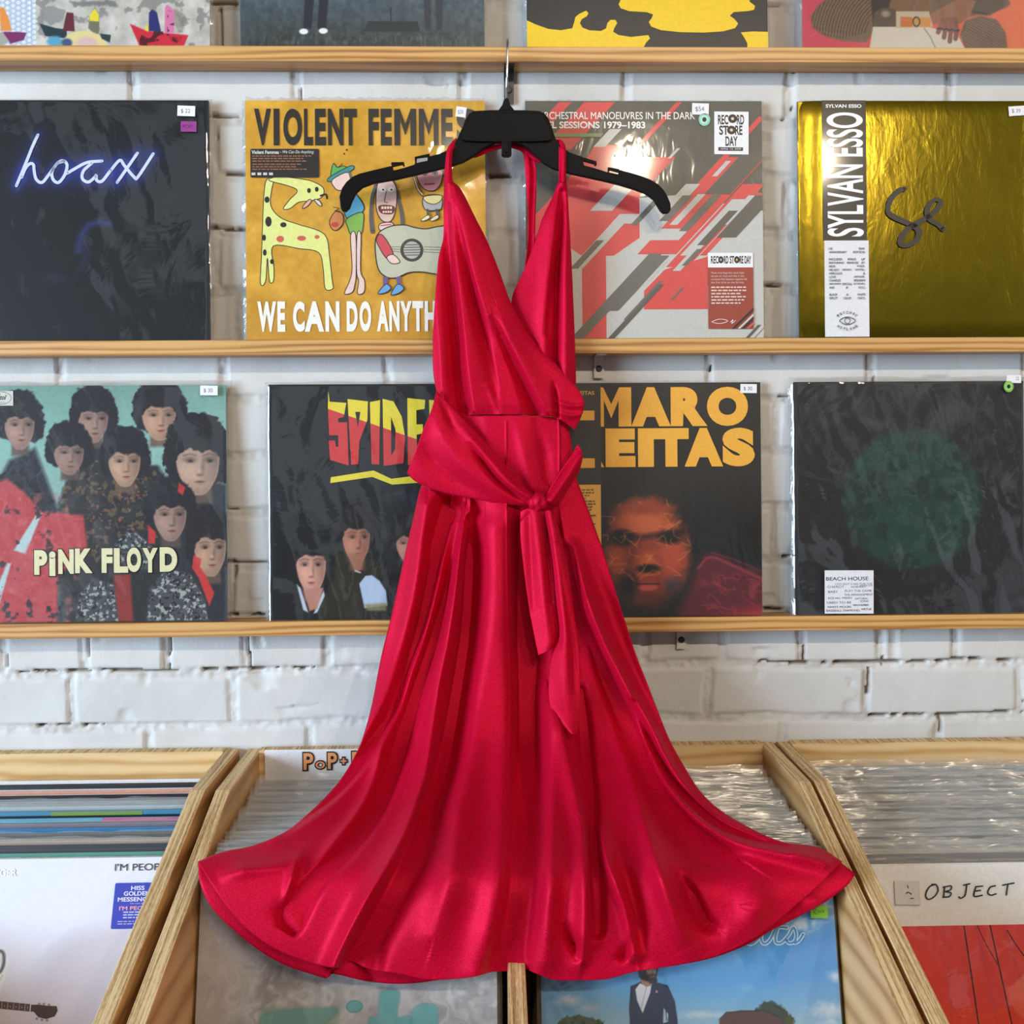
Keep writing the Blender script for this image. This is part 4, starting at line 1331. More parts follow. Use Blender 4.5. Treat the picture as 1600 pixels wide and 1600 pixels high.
P.line(smooth_path([(1092, 886), (1110, 869), (1150, 884), (1192, 904)], 4), 2.2, (176, 62, 66), 5, .8); P.line(smooth_path([(1112, 862), (1150, 874), (1192, 892)], 4), 1.2, (150, 54, 60), 3, .6)
P.blotch((150, 54, 56), .55, 14, 6, .2, .6, np.clip((P.X - 1086) / 20, 0, 1) * np.clip((P.Y - 884) / 14, 0, 1)); P.ell(1050, 912, 18, 20, (34, 46, 74), .9, a=.7)
for k in range(10):
    g = np.random.RandomState(k + 40); x, y = g.uniform(1096, 1180), g.uniform(900, 950)
    P.line(smooth_path([(x, y), (x + g.uniform(4, 18), y + g.uniform(-6, 10)), (x + g.uniform(16, 34), y + g.uniform(-4, 16))], 4), 1.0, (184, 66, 66), 2.4, .5)
P.mix(np.clip((P.Y - 940) / 18, 0, 1) * np.clip((P.X - 1120) / 60, 0, 1) * .55, (206, 50, 58))
r.sleeve(P)
a = r.letters(); OY = (232, 170, 66)
for ch, x0, x1 in (('A', 866, 922), ('M', 925, 988), ('A', 988, 1050), ('R', 1050, 1108), ('O', 1107, 1172)):
    a.text(ch, x0, 604, x1, 665, OY, .075)
for ch, x0, x1 in (('F', 866, 900), ('R', 902, 945), ('E', 947, 994), ('I', 998, 1023), ('T', 1023, 1078), ('A', 1071, 1132), ('S', 1131, 1182)):
    a.text(ch, x0, 668, x1, 728, OY, .075)
a.build('title_lettering', 'bold orange letters')
a = r.sticker(.0014); a.rect(826, 597.5, 940, 959.5, (58, 56, 52)); a.text('AMARO FREITAS', 862, 609.5, 930, 615.5, (222, 176, 96), .01)
a.rect(826, 640, 930, 655, OY); a.rect(826, 714, 930, 729, OY); a.rect(826, 755, 939, 959.5, (226, 172, 78))
text_lines(a, 850, 762, 932, 14, 4.4, 2.2, (120, 92, 50), 8)
a.build('paper_band', 'dark paper band with a yellow panel')
price(r, 1160, 600, 1186, 614, '$ 30', 1)
r.rim(.003, .003, 9)

# dark sleeve with green disc
r = on_shelf('dark charcoal record sleeve with a dim green disc and a handwritten white note', (1240, 600, 1602, 959), 2, card=(48, 48, 52), finish=(.5, .3, .2))
P = Paint(1240, 600, 1602, 959, 1.6, (33, 33, 36)); P.mottle(8, 30, 4)
P.ell(1426, 782, 108, 108, (34, 64, 56), .12, wob=.06); mk = np.clip(1 - np.hypot((P.X - 1426) / 108, (P.Y - 782) / 108), 0, 1) > 0
P.blotch((28, 48, 44), .52, 26, 7, .1, .8, mk); P.blotch((52, 84, 76), .62, 14, 9, .05, .5, mk)
r.sleeve(P, MAT['print_loose'])
r.film(.006, .007, 41, .0014)
a = r.sticker(.0064); a.rect(1283.5, 891, 1360, 957.5, (226, 226, 232), .5); NK = (44, 44, 50)
for s, x0, y0, x1, h in (('BEACH HOUSE', 1286, 901, 1352, 5.6), ('I DO NOT CARE FOR THE', 1300, 910.5, 1358, 3.0), ('WINTER SUN', 1338, 913.4, 1358, 2.4), ('CHARIOT', 1288, 914.5, 1314, 3.4), ('NORWAY', 1325, 915, 1348, 3), ('BABY', 1289, 922, 1304, 3.4), ('PLAY THE GAME', 1315, 921, 1357, 3.2), ('THE ARRANGEMENT', 1314, 927, 1359, 3), ('EQUAL MIND', 1289, 932, 1326, 3.4), ('SATURN', 1331, 933, 1350, 3), ('SONG', 1339, 937, 1352, 3), ('USED TO BE', 1287, 938.6, 1325, 3.4), ('WHITE MOON', 1287, 945.5, 1324, 3.4), ('RAIN IN NUMBERS', 1328, 943, 1352, 3), ('BASEBALL DIAMOND', 1286, 951, 1338, 3.2), ('VIRTUE', 1340, 949.5, 1356, 3)):
    a.text(s, x0, y0, x1, y0 + h, NK, .012 if 'BEACH' in s else 0.0)
a.build('handwritten_note', 'white paper note')
price(r, 1572, 592, 1595, 604, '22', 1, .0064, (1587, 594.5, 1591.5, 599.5)); ring_tag(r, 1575, 609.5, 8.6, (132, 188, 92), .0068)

# ---------------------------------------------------------------- record bins
TOPZ = EYE - 0.411            # flat part of the side panels
KNEE = -0.174                 # y of the bend in a side panel
SLOPE = 0.34
FLOORZ = EYE - 0.792
FRONT = -0.60
rng = random.Random(11)


def side_profile(drop=0.0):
    zf = TOPZ - SLOPE * (KNEE - FRONT)
    return [(-0.004, FLOORZ - .018), (-0.004, TOPZ - drop), (KNEE, TOPZ - drop), (FRONT, zf - drop), (FRONT, FLOORZ - .018)]


def side_panel(name, x0, x1, parent, drop=0.0):
    pr = side_profile(drop)
    n = len(pr)
    V = [(x0, y, z) for y, z in pr] + [(x1, y, z) for y, z in pr]
    F = [tuple(range(n)), tuple(range(2 * n - 1, n - 1, -1))]
    I = [0, 0]
    for i in range(n):
        j = (i + 1) % n
        F.append((i, n + i, n + j, j)); I.append(1)
    o = mesh_obj(name, V, F, [MAT['ply_side'], MAT['ply_edge']], parent, midx=I)
    b = o.modifiers.new('edge', 'BEVEL'); b.width = 0.0008; b.segments = 1
    return o


def bin_unit(label, x0, x1, dividers):
    b = thing('record_bin', label, 'record bin', (0, 0, 0), group='plywood record bins along the wall')
    side_panel('side_panel', x0, x0 + .018, b); side_panel('side_panel', x1 - .018, x1, b)
    for d in dividers:
        side_panel('divider', d, d + .018, b, 0.052)
    v, f = box_vf(x0 + .018, x1 - .018, -0.022, -0.004, FLOORZ, TOPZ + .002)
    mesh_obj('back_panel', v, f, [MAT['ply_face'], MAT['ply_edge']], b, midx=[0, 1, 0, 0, 0, 0])
    v, f = box_vf(x0 + .018, x1 - .018, FRONT, -0.004, FLOORZ - .018, FLOORZ)
    mesh_obj('bottom_panel', v, f, MAT['ply_face'], b)
    v, f = box_vf(x0 + .018, x1 - .018, FRONT, FRONT + .018, FLOORZ, FLOORZ + .16)
    mesh_obj('front_panel', v, f, MAT['ply_face'], b)
    v, f = box_vf(x0, x1, FRONT + .04, -0.004, 0.0, FLOORZ - .018)
    mesh_obj('base_cabinet', v, f, MAT['ply_face'], b)
    return b


bin_unit('plywood record bin full of coloured sleeves at the left, beside the smoky grey record', -1.036, -0.344, [-0.699])
bin_unit('plywood double record bin that the red skirt spreads over', -0.331, 0.392, [0.0165])
bin_unit('plywood record bin at the right holding the white handwritten card', 0.397, 1.09, [0.735])

BLEAN = math.radians(15)


def binned(label, px_rect, xc, ytop, ztop, **kw):
    """A record leaning back in a bin: its top front edge at (ytop, ztop)."""
    S_ = kw.pop('size', 0.3125)
    yb = ytop - S_ * math.sin(BLEAN) + 0.0; zb = ztop - S_ * math.cos(BLEAN)
    t = kw.pop('t', 0.0045)
    loc = (xc, yb + t * math.cos(BLEAN), zb + t * math.sin(BLEAN))
    return Record(label, px_rect, loc, BLEAN, size=S_, t=t, **kw)


def fan(n, xc, y0, y1, d0, d1, cols, labelf, group, film=True, jitter=.0012, ts=(.0035, .006)):
    """A row of LPs, one thing each, from the back of the bin to the front."""
    proto_edge = {}
    for k in range(n):
        u = k / max(1, n - 1)
        y = y0 + (y1 - y0) * u + rng.uniform(-.0012, .0012); z = EYE - (d0 + (d1 - d0) * u) + rng.uniform(-jitter, jitter)
        c = cols[k % len(cols)]
        r = binned(labelf(k, c), (0, 0, 100, 100), xc + rng.uniform(-.002, .002), y, z, card=c, t=rng.uniform(*ts), group=group, finish=(.45, .35, .4))
        r.sleeve()
        if film:
            s = r.S / 2; m = 90
            us = np.linspace(-s - .004, s + .004, m)
            V = []
            seed = rng.randint(0, 9999)
            vs = np.linspace(-.020, .0085, 9)
            for v in vs:
                w = max(0.0, (v + .012) / .02)
                yy = -r.t - .0012 + (fbm(us * 26 + v * 40, us * 0 + seed + v * 60, 3, seed) - .5) * .0045 * w + w * .002
                zz = r.S + v + (fbm(us * 34, us * 0 + seed, 3, seed + 5) - .5) * .005 * w
                V.append(np.stack([us, yy, zz], 1))
            fast_grid('plastic_sleeve', np.vstack(V), 9, m, MAT['film_bin'], r.root, True, False)
    return


# left bin: coloured edges
LEFT = [((226, 226, 230), 'white edge furthest back'), ((40, 44, 48), 'black edge just behind the pale pink one'), ((218, 158, 140), 'pale pink edge'), ((36, 34, 36), 'dark edge just in front of the pale pink one'),
        ((150, 158, 166), 'grey edge in loose film'), ((176, 198, 206), 'pale blue-grey edge'), ((60, 136, 176), 'bright blue and green edge'), ((96, 168, 200), 'light blue and pink edge'), ((112, 108, 140), 'dull purple edge'),
        ((52, 124, 178), 'plain strong blue edge'), ((42, 44, 48), 'black edge in front of the strong blue one'), ((196, 180, 166), 'beige edge'), ((62, 64, 70), 'wide dark grey edge'), ((92, 150, 138), 'teal edge just behind the lilac cover')]
nL = len(LEFT)
for k, (c, nm) in enumerate(LEFT):
    u = k / (nL - 1)
    y = -0.045 + (-0.239 + .045) * u; z = EYE - (0.4415 + .0215 * u) + rng.uniform(-.001, .001)
    r = binned('record with ' + nm + ' among the coloured sleeves', (0, 0, 100, 100), -0.5205 + rng.uniform(-.002, .001), y, z, card=c, t=(.0075 if k == 12 else rng.uniform(.0035, .0055)), group='records standing in the left bin', finish=(.35, .4, .5))
    r.sleeve()
    a = Art(r, .0004)
    dk = tuple(int(q * f) for q, f in zip(c, (.45, .45, .48)))
    a.rect(0, 1.5, 100, 30, [(44, 48, 52), (214, 214, 216), (226, 226, 226), (120, 130, 140), (170, 180, 186), (120, 150, 160), (26, 34, 36), (52, 92, 96), (74, 70, 96), (70, 84, 88), (190, 186, 180), (176, 158, 140), (80, 84, 88), (210, 226, 222)][k])
    if k == 6:
        a.rect(42, 0.2, 78, 1.6, (120, 150, 70))
    if k == 7:
        a.rect(64, 0.2, 100, 1.6, (196, 96, 140))
    a.build('cover_art')
    if k in (4, 5, 8, 10, 11):
        s = r.S / 2; m = 90; us = np.linspace(-s, s + .002, m); V = []
        for v in np.linspace(-.016, .004, 7):
            w = max(0.0, (v + .012) / .02)
            V.append(np.stack([us, -r.t - .001 + (fbm(us * 26 + v * 40, us * 0 + k, 3, k) - .5) * .006 * w, r.S + v + (fbm(us * 30, us * 0 + k, 3, k + 5) - .5) * .005 * w], 1))
        fast_grid('plastic_sleeve', np.vstack(V), 7, m, MAT['film_bin'], r.root)

GREY = [(126, 124, 118), (98, 100, 100), (150, 146, 136), (84, 88, 92), (168, 166, 160), (112, 104, 96), (136, 142, 146), (74, 78, 82), (154, 150, 142), (106, 112, 110), (180, 172, 156), (92, 86, 82)]
fan(26, -0.145, -0.052, -0.303, 0.443, 0.456, GREY, lambda k, c: 'grey filmed record in the row behind the smoky grey cover', 'filmed records behind the smoky grey cover')
fan(26, 0.206, -0.045, -0.303, 0.440, 0.456, GREY[4:] + GREY[:4], lambda k, c: 'filmed record in the row behind the blue sky cover', 'filmed records behind the blue sky cover')
fan(22, 0.5725, -0.045, -0.238, 0.438, 0.480, GREY[2:] + GREY[:2], lambda k, c: 'filmed record in the row behind the white and red cover', 'filmed records behind the white and red cover')

# divider card with hand-drawn letters
r = Record('white divider card with hand-drawn orange letters at the back of the double bin', (413, 1172, 774, 1520), (-0.149, -0.0285, EYE - 0.7185), math.radians(.6), size=.3115, t=.0012, name='divider_card', group=None)
r.root['category'] = 'divider card'
r.card = (236, 236, 240); r.sleeve()
a = r.letters(); OC = (240, 160, 108)
for ch, x0, x1, y0, y1 in (('P', 473, 490, 1176, 1204), ('O', 492, 508, 1189, 1202), ('P', 511, 527, 1176, 1203), ('+', 531, 542, 1184, 1196), ('R', 549, 567, 1175, 1202)):
    a.text(ch, x0 - 1, y0 - 1, x1 + 1, y1 + 1, (40, 34, 32), .12)
for ch, x0, x1, y0, y1 in (('P', 473, 490, 1176, 1204), ('O', 492, 508, 1189, 1202), ('P', 511, 527, 1176, 1203), ('+', 531, 542, 1184, 1196), ('R', 549, 567, 1175, 1202)):
    a.text(ch, x0 + .8, y0 + 1, x1 - .8, y1 - 1, OC, .03)
a.build('lettering', 'orange outlined letters')

# front covers --------------------------------------------------------------
def px_rect(xc, w_px, top):
    return (xc - w_px / 2, top, xc + w_px / 2, top + w_px)


# left: pale lilac cover
r = binned('pale lilac record cover with a brown guitar neck and a square blue sticker', (-185, 1342, 256, 1822), -0.5205, -0.250, EYE - 0.4645, card=(222, 224, 236), group='front covers in the bins')
P = Paint(-185, 1342, 256, 1783, 2.0)
P.vgrad([(1341, (220, 222, 236)), (1440, (220, 222, 236)), (1560, (206, 200, 208)), (1783, (194, 184, 190))])
P.poly([(80, 1490), (110, 1470), (190, 1450), (264, 1440), (264, 1783), (40, 1783), (50, 1560)], (196, 186, 196), 30, .6); P.mottle(6, 6, 2)
P.poly([(-40, 1500), (0, 1486), (10, 1492), (14, 1510), (8, 1540), (2, 1570), (-40, 1590)], (216, 218, 216), 2); P.line(smooth_path([(-10, 1490), (3, 1494), (6, 1510), (2, 1524), (-6, 1530)]), 5, (92, 92, 96), 2)
P.line([(2, 1518), (-10, 1548)], 1.2, (170, 172, 172)); P.line([(6, 1530), (-8, 1562)], 1.2, (170, 172, 172))
r.sleeve(P, MAT['print_loose'])
a = r.art(); BRN = (84, 66, 56)
a.poly([(-60, 1566), (2, 1571), (53, 1577), (53, 1589), (2, 1583), (-60, 1578)], BRN)
a.poly([(52, 1578), (66, 1578), (78, 1580), (93, 1581), (95, 1588), (91, 1597), (78, 1601), (66, 1598), (58, 1589), (52, 1589)], (72, 54, 46))
for k in range(7):
    x = -10 + k * 9; a.rect(x, 1571 + k * .85, x + .9, 1583.5 + k * .85, (168, 150, 132)); a.disc(x + 4.5, 1577.5 + k * .85, .8, .8, (190, 178, 160), 8)
a.rect(52, 1577, 53.4, 1589, (214, 206, 190))
for x, y in ((66, 1577), (73, 1577), (81, 1578.6), (64, 1600), (72, 1602), (80, 1603)):
    a.disc(x, y, 2, 2, (110, 100, 92), 10); a.disc(x, y, .8, .8, (190, 186, 178), 8)
a.build('cover_art', 'brown guitar neck')
a = r.letters(); a.text("I'M PEOPLE", 170, 1352, 259, 1364, (74, 74, 78), .004); a.build('title_lettering'); a = r.letters(); a.text('HISS GOLDEN MESSENGER', -152, 1358, 15, 1370, (244, 244, 248), .02); a.build('title_lettering')
a = r.sticker(); a.rrect(171, 1384, 251, 1459, (62, 72, 178), 2.5, .04)
for s, x0, y0, x1, c in (('HISS', 198, 1389, 219, (236, 234, 244)), ('GOLDEN', 187, 1398, 228, (236, 234, 244)), ('MESSENGER', 178, 1407.5, 238, (236, 234, 244)), ("I'M PEOPLE", 181, 1422, 236, (240, 168, 170))):
    a.text(s, x0, y0, x1, y0 + 7, c, .015)
a.text('The new album', 197, 1416.6, 226, 1419, (200, 200, 230))
text_lines(a, 188, 1431, 236, 3, 4.4, 1.8, (206, 206, 236), 5); text_lines(a, 180, 1446, 238, 2, 4.0, 1.6, (180, 180, 220), 6)
a.build('hype_sticker', 'blue sticker with white lettering'); r.rim(.002, .002, 51)

# middle left: smoky grey cover with teal letters
r = binned('smoky grey record cover with teal rounded letters under the skirt hem', (304, 1358, 775, 1866), -0.1520, -0.3165, EYE - 0.4548, size=.315, card=(176, 178, 184), group='front covers in the bins')
P = Paint(304, 1358, 775, 1660, 1.5, (176, 176, 180))
P.mottle(70, 60, 3); n = fbm(P.X / 26 + fbm(P.X / 40, P.Y / 30, 3, 5) * 5, P.Y / 60 + fbm(P.X / 30, P.Y / 40, 3, 9) * 4, 4, 6)
P.mix(np.clip((n - .5) * 2.2, 0, .6), (226, 230, 238)); P.mix(np.clip((.45 - n) * 2.0, 0, .4), (140, 132, 130)); P.mix(np.clip((400 - P.X) / 200, 0, .5), (166, 156, 148))
TE = (112, 182, 186); TD = (76, 142, 148)
def tealshape(Q):
    P.poly(Q, TD, 5, .75, True); q = np.array(Q, float); c = q.mean(0); P.poly((q - c) * .955 + c, TE, 3, .9, True)
tealshape([(404, 1596), (420, 1586), (450, 1582), (490, 1582), (524, 1580), (518, 1594), (502, 1606), (480, 1620), (460, 1650), (404, 1650)])
P.mix(np.clip(-P.sdf([(400, 1575), (530, 1575), (530, 1660), (400, 1660)]) / 4, 0, 1) * .45, (132, 164, 148))
P.ell(551, 1579, 13, 10, TD, .1); P.ell(551, 1579, 11.5, 8.6, TE, .15)
tealshape([(590, 1562), (594, 1556), (606, 1553), (620, 1555), (622, 1566), (619, 1596), (640, 1598), (640, 1650), (576, 1650), (574, 1600), (588, 1594)])
tealshape([(646, 1650), (640, 1600), (646, 1582), (662, 1576), (680, 1582), (682, 1610), (682, 1650)])
r.sleeve(P, MAT['print_loose']); r.film(.003, .004, 61, .0012)

# middle right: blue sky cover
r = binned('blue sky record cover with a bearded man in navy suit below the hem', (848, 1350, 1315, 1856), 0.2105, -0.3165, EYE - 0.4548, size=.317, card=(90, 150, 206), group='front covers in the bins')
P = Paint(848, 1350, 1315, 1660, 1.1)
P.vgrad([(1362, (84, 150, 216)), (1440, (78, 150, 216)), (1540, (92, 164, 222)), (1600, (150, 196, 226)), (1660, (186, 206, 214))])
P.mix(np.clip((940 - P.X) / 140, 0, .5), (70, 120, 170))
n = fbm(P.X / 50, P.Y / 26, 4, 13)
P.mix(np.clip((n - .60) * 4, 0, .8) * np.clip((P.X - 1150) / 60, 0, 1), (236, 240, 244))
P.ell(1262, 1452, 34, 15, (226, 236, 246), .9, a=.85, wob=.9, seed=2); P.ell(1312, 1535, 20, 14, (232, 236, 242), .9, a=.9, wob=.6, seed=3); P.ell(1300, 1588, 44, 18, (226, 230, 238), .9, a=.8, wob=.7, seed=5); P.ell(890, 1566, 28, 12, (204, 204, 214), .9, a=.8, wob=.6, seed=6); P.ell(920, 1578, 26, 12, (196, 200, 212), .9, a=.7, wob=.6, seed=8); P.ell(1100, 1592, 60, 8, (220, 228, 236), .9, a=.7, wob=.6, seed=9)
P.poly([(874, 1600), (886, 1590), (910, 1588), (930, 1594), (944, 1600), (960, 1660), (860, 1660)], (74, 88, 56), 3, 1, False, 9, 3); P.poly([(1176, 1590), (1196, 1574), (1212, 1572), (1226, 1584), (1240, 1600), (1240, 1660), (1180, 1660)], (56, 74, 56), 3, 1, False, 9, 5); P.blotch((34, 46, 36), .56, 5, 15, .1, .7, ((P.Y > 1585) * ((P.X < 950) + (P.X > 1185)) * (P.C[..., 2] < 90)))
P.poly([(1124, 1602), (1134, 1590), (1160, 1586), (1196, 1588), (1222, 1600), (1230, 1660), (1120, 1660)], (96, 64, 54), 2); P.line([(1124, 1600), (1136, 1589), (1194, 1587), (1222, 1600)], 1.6, (50, 38, 34))
P.poly([(986, 1660), (984, 1580), (988, 1545), (1000, 1540), (1008, 1536), (1030, 1540), (1046, 1545), (1056, 1570), (1059, 1600), (1058, 1660)], (32, 42, 74), 1.6)
P.poly([(1038, 1580), (1045, 1590), (1044, 1602), (1036, 1604)], (176, 206, 228), 1.4)
P.poly([(995, 1550), (1002, 1541), (1018, 1545), (1021, 1540), (1018, 1556), (1005, 1588), (997, 1568)], (222, 226, 236), 1.4); P.line([(1012, 1548), (1003, 1580)], 1, (150, 156, 176))
P.poly([(1004, 1540), (1006, 1530), (1026, 1530), (1022, 1543), (1012, 1547)], (170, 124, 100), 2)
P.ell(1016, 1520, 16, 19, (48, 34, 32), .15, wob=.25); P.ell(1021, 1522, 9, 11, (186, 138, 112), .3); P.ell(1021, 1535, 10, 8, (40, 28, 26), .3, wob=.4); P.line([(1014, 1527), (1028, 1527)], 1.8, (48, 32, 30), 1.5); P.line([(1019, 1531), (1026, 1531)], 1.6, (160, 96, 84)); P.line([(1022, 1517), (1024, 1524), (1021, 1525)], 1.2, (120, 80, 66)); P.ell(1017, 1519, 2, 1.2, (30, 24, 24), .5); P.ell(1026, 1519, 2, 1.2, (30, 24, 24), .5); P.ell(1018, 1505, 15, 11, (44, 32, 30), .2, wob=.3)
P.poly([(1026, 1556), (1028, 1551), (1030, 1556)], (220, 160, 190), 1.2)
P.line([(988, 1546), (990, 1600)], 1.2, (20, 24, 44)); P.line([(1040, 1550), (1042, 1600)], 1.2, (18, 24, 46))
r.sleeve(P, MAT['print_loose'])
a = r.letters()
SCR = ([(1166, 1462), (1170, 1476), (1180, 1481), (1192, 1472), (1200, 1457), (1196, 1472), (1200, 1481), (1210, 1475), (1222, 1452), (1229, 1441), (1220, 1466), (1219, 1479), (1228, 1480), (1240, 1468), (1248, 1456), (1252, 1466), (1249, 1478), (1240, 1481), (1236, 1476)], [(1212, 1457), (1226, 1455), (1238, 1456)], [(1249, 1481), (1256, 1477), (1263, 1467)], [(1203, 1446), (1205, 1445)])
for pts in SCR:
    a.ribbon(pts, 6.4, (230, 246, 252))
for pts in SCR:
    a.ribbon(pts, 3.6, (92, 160, 220))
a.build('title_lettering', 'white outlined script')
r.film(.003, .004, 71, .0012)
a = r.sticker(.0064); a.rect(1275, 1420, 1302, 1440, (124, 190, 52), 2); a.ribbon([(1280, 1433), (1280, 1425), (1284, 1426), (1281, 1430), (1285, 1434)], .8, (40, 60, 20)); a.text('ock', 1286, 1425, 1297, 1431.5, (40, 60, 20)); a.build('genre_sticker', 'green sticker')
a = r.sticker(.0064); a.rect(1284, 1400, 1304, 1412, WHITE, -4); a.build('price_sticker')

# right: white band over red cover
r = binned('white and red record cover with handwritten black capitals and a square patch', (1340, 1348, 1765, 1812), 0.5725, -0.250, EYE - 0.4865, card=(244, 242, 238), group='front covers in the bins')
r.sleeve()
a = r.art(); a.rect(1340, 1449, 1765, 1811, (226, 66, 54))
for P_, w, c in (([(1509, 1450), (1517, 1600), (1520, 1700)], 2.4, (60, 24, 24)), ([(1550, 1450), (1568, 1600), (1580, 1700)], 2.4, (60, 24, 24)), ([(1530, 1450), (1541, 1480), (1556, 1512)], 1.8, (110, 34, 34)), ([(1576, 1458), (1588, 1482), (1604, 1508)], 2, (70, 26, 28)), ([(1476, 1450), (1479, 1520), (1476, 1600)], 2, (206, 70, 76)), ([(1528, 1450), (1540, 1540), (1546, 1600)], 2.2, (204, 66, 84)), ([(1572, 1450), (1590, 1540), (1600, 1600)], 2.2, (204, 66, 84)), ([(1640, 1450), (1660, 1600)], 2.2, (60, 24, 24))):
    a.ribbon(P_, w, c)
a.build('cover_art', 'red panel with thin dark lines')
a = r.letters()
for pts in ([(1470, 1382), (1460, 1386), (1453, 1398), (1456, 1406), (1466, 1402), (1473, 1392), (1471, 1383), (1464, 1382)], [(1484, 1386), (1481, 1403)], [(1482, 1387), (1494, 1385), (1493, 1391), (1485, 1394), (1493, 1396), (1490, 1402), (1480, 1403)], [(1514, 1384), (1524, 1382)], [(1519, 1384), (1515, 1400), (1508, 1405), (1505, 1403)], [(1533, 1387), (1529, 1402), (1542, 1401)], [(1533, 1387), (1544, 1386)], [(1531, 1394), (1540, 1393)], [(1564, 1386), (1556, 1388), (1551, 1397), (1556, 1401), (1564, 1399)], [(1576, 1385), (1594, 1382)], [(1584, 1384), (1580, 1401)]):
    a.ribbon(pts, 2.4, (28, 28, 32))
a.build('title_lettering', 'handwritten black capitals')
a = r.sticker(); a.rect(1404, 1376, 1443, 1415.5, (186, 180, 174), 2); a.rect(1404.5, 1375.5, 1442.5, 1413.5, (226, 222, 218), 2); a.ribbon([(1425, 1383), (1426, 1387)], 1.6, (50, 50, 52)); a.ribbon([(1422, 1396), (1425, 1394), (1430, 1397)], 1.8, (40, 40, 42)); a.ribbon([(1428, 1404), (1433, 1404)], 1.6, (60, 60, 62)); a.build('taped_patch', 'square paper patch')  # darker square underneath paints the patch's edge shadow
r.film(.004, .004, 81, .0009)

# ---------------------------------------------------------------- black hanger hooked over the top ledge
HY = -0.062                     # plane of the hanger
hg = thing('clothes_hanger', 'black plastic clothes hanger with a wire hook holding the red dress', 'hanger', tuple(pt(791, 225, HY)))
HO = np.array(hg.location)


def hp(P, yw):
    P = np.asarray(P, float)
    return at(P[:, 0], P[:, 1], np.full(len(P), yw)) - HO


def plate(name, P, y_front, thick, mat, parent, bevel=0.0012):
    A = hp(P, y_front); B = A + np.array([0, thick, 0])
    n = len(P)
    e = np.roll(A, -1, 0); area = np.sum(A[:, 0] * e[:, 2] - e[:, 0] * A[:, 2])
    idx = list(range(n))
    front = idx if area > 0 else idx[::-1]
    F = [tuple(front), tuple((i + n) for i in front[::-1])]
    for i in range(n):
        a_, b_ = front[i], front[(i + 1) % n]
        F.append((a_, a_ + n, b_ + n, b_))
    o = mesh_obj(name, np.vstack([A, B]), F, mat, parent)
    if bevel:
        b = o.modifiers.new('edge', 'BEVEL'); b.width = bevel; b.segments = 2; b.limit_method = 'ANGLE'
    return o


BP = MAT['black_plastic']
top = [(532, 325), (530, 307), (534, 294), (541, 284), (550, 276), (561, 271), (589, 264), (613, 258.5), (615, 266), (634, 261), (648, 256.5), (649, 245.5), (671, 244), (687, 239.5), (699, 234), (708, 226.5), (714, 217), (719, 206), (723, 197), (727, 186), (732, 178), (740, 173), (766, 171.5), (791, 171.5), (818, 171.5), (843, 173), (851, 177), (857, 184), (861, 195), (866, 210), (871, 222), (879, 231), (891, 238), (911, 245), (912.5, 258), (932, 263), (949, 268.5), (966, 272), (968, 264.5), (985, 269), (1001, 274), (1017, 280.5), (1029, 288), (1037, 296), (1043, 306), (1048, 318), (1048.5, 327), (1045, 332.5), (1037, 333.5), (1032, 329)]
bot = [(1028, 322), (1021, 311), (1008, 301.5), (990, 295), (967, 288), (940, 281.5), (915, 276), (888, 270), (864, 263), (850, 255), (838, 244), (828, 234), (818, 227), (806, 223), (791, 222), (774, 223), (762, 228), (750, 236), (738, 245), (724, 253), (708, 258.5), (675, 267), (623, 279), (582, 286.5), (566, 292.5), (556, 302), (550, 314), (546, 325), (540, 330.5), (534, 329)]
plate('hanger_body', top + bot, HY, 0.0075, BP, hg)
plate('center_plate', smooth_path([(736, 180), (745, 176), (791, 175.5), (838, 176), (848, 180), (855, 192), (861, 208), (862, 216), (852, 220.5), (791, 221), (732, 220.5), (722, 216), (722, 208), (728, 193)], 3, True), HY - .004, .0045, BP, hg, .0015)
for Q in ([(611, 256), (612, 253.5), (631, 253), (632, 258), (629.5, 258), (629, 255.5), (613, 259)], [(648, 250), (648, 245), (671, 240), (671, 246)], [(911, 250), (912, 246), (932, 252), (932.5, 257), (930, 257.5), (929, 254.5)], [(950, 266), (950, 261), (968, 264), (967, 268), (953, 264.5), (952.5, 267)]):
    plate('strap_notch', Q, HY, .0075, BP, hg, 0)
plate('size_clip', [(651, 254.5), (651.5, 248), (668, 246), (668, 251)], HY - .0012, .0014, flat((150, 150, 150), .5), hg, 0)
plate('bottom_clip', [(784, 220), (799, 220), (799.5, 241), (795, 243.5), (788, 243.5), (783.5, 241)], HY - .005, .010, BP, hg, .001)
plate('clip_rib', [(789, 222), (794.5, 222), (794.5, 238), (789, 238)], HY - .0075, .003, BP, hg, .0006)
plate('hook_socket', [(777, 174), (785, 163), (788, 153), (795, 153), (797, 163), (806, 174)], HY, .0075, BP, hg, .002)
b0 = pt(791.5, 160, HY + .003); b1 = pt(793, 49, HY + .003)
zt = b1.z - .0017; zs = SHELF_Z[0]
path = [b0, Vector((b0.x * .6 + b1.x * .4, b0.y, b0.z * .6 + zt * .4)), Vector((b1.x, b0.y, zt - .022))]
y0 = b0.y; yc = y0 + .021
for k in range(1, 12):
    a_ = math.pi * k / 12
    path.append(Vector((b1.x + .0006 * k / 12, yc - .021 * math.cos(a_), zt - .022 + .022 * math.sin(a_))))
path.append(Vector((b1.x + .001, yc + .0212, zs + .0045)))
tube('hook', [p - Vector(HO) for p in path], .0016, MAT['chrome'], hg)

# ---------------------------------------------------------------- the dress
dress = thing('dress', 'crimson satin halter wrap dress hanging on the black hanger, skirt spread over the bins', 'dress', tuple(pt(800, 650, -0.07)))
DO = np.array(dress.location)


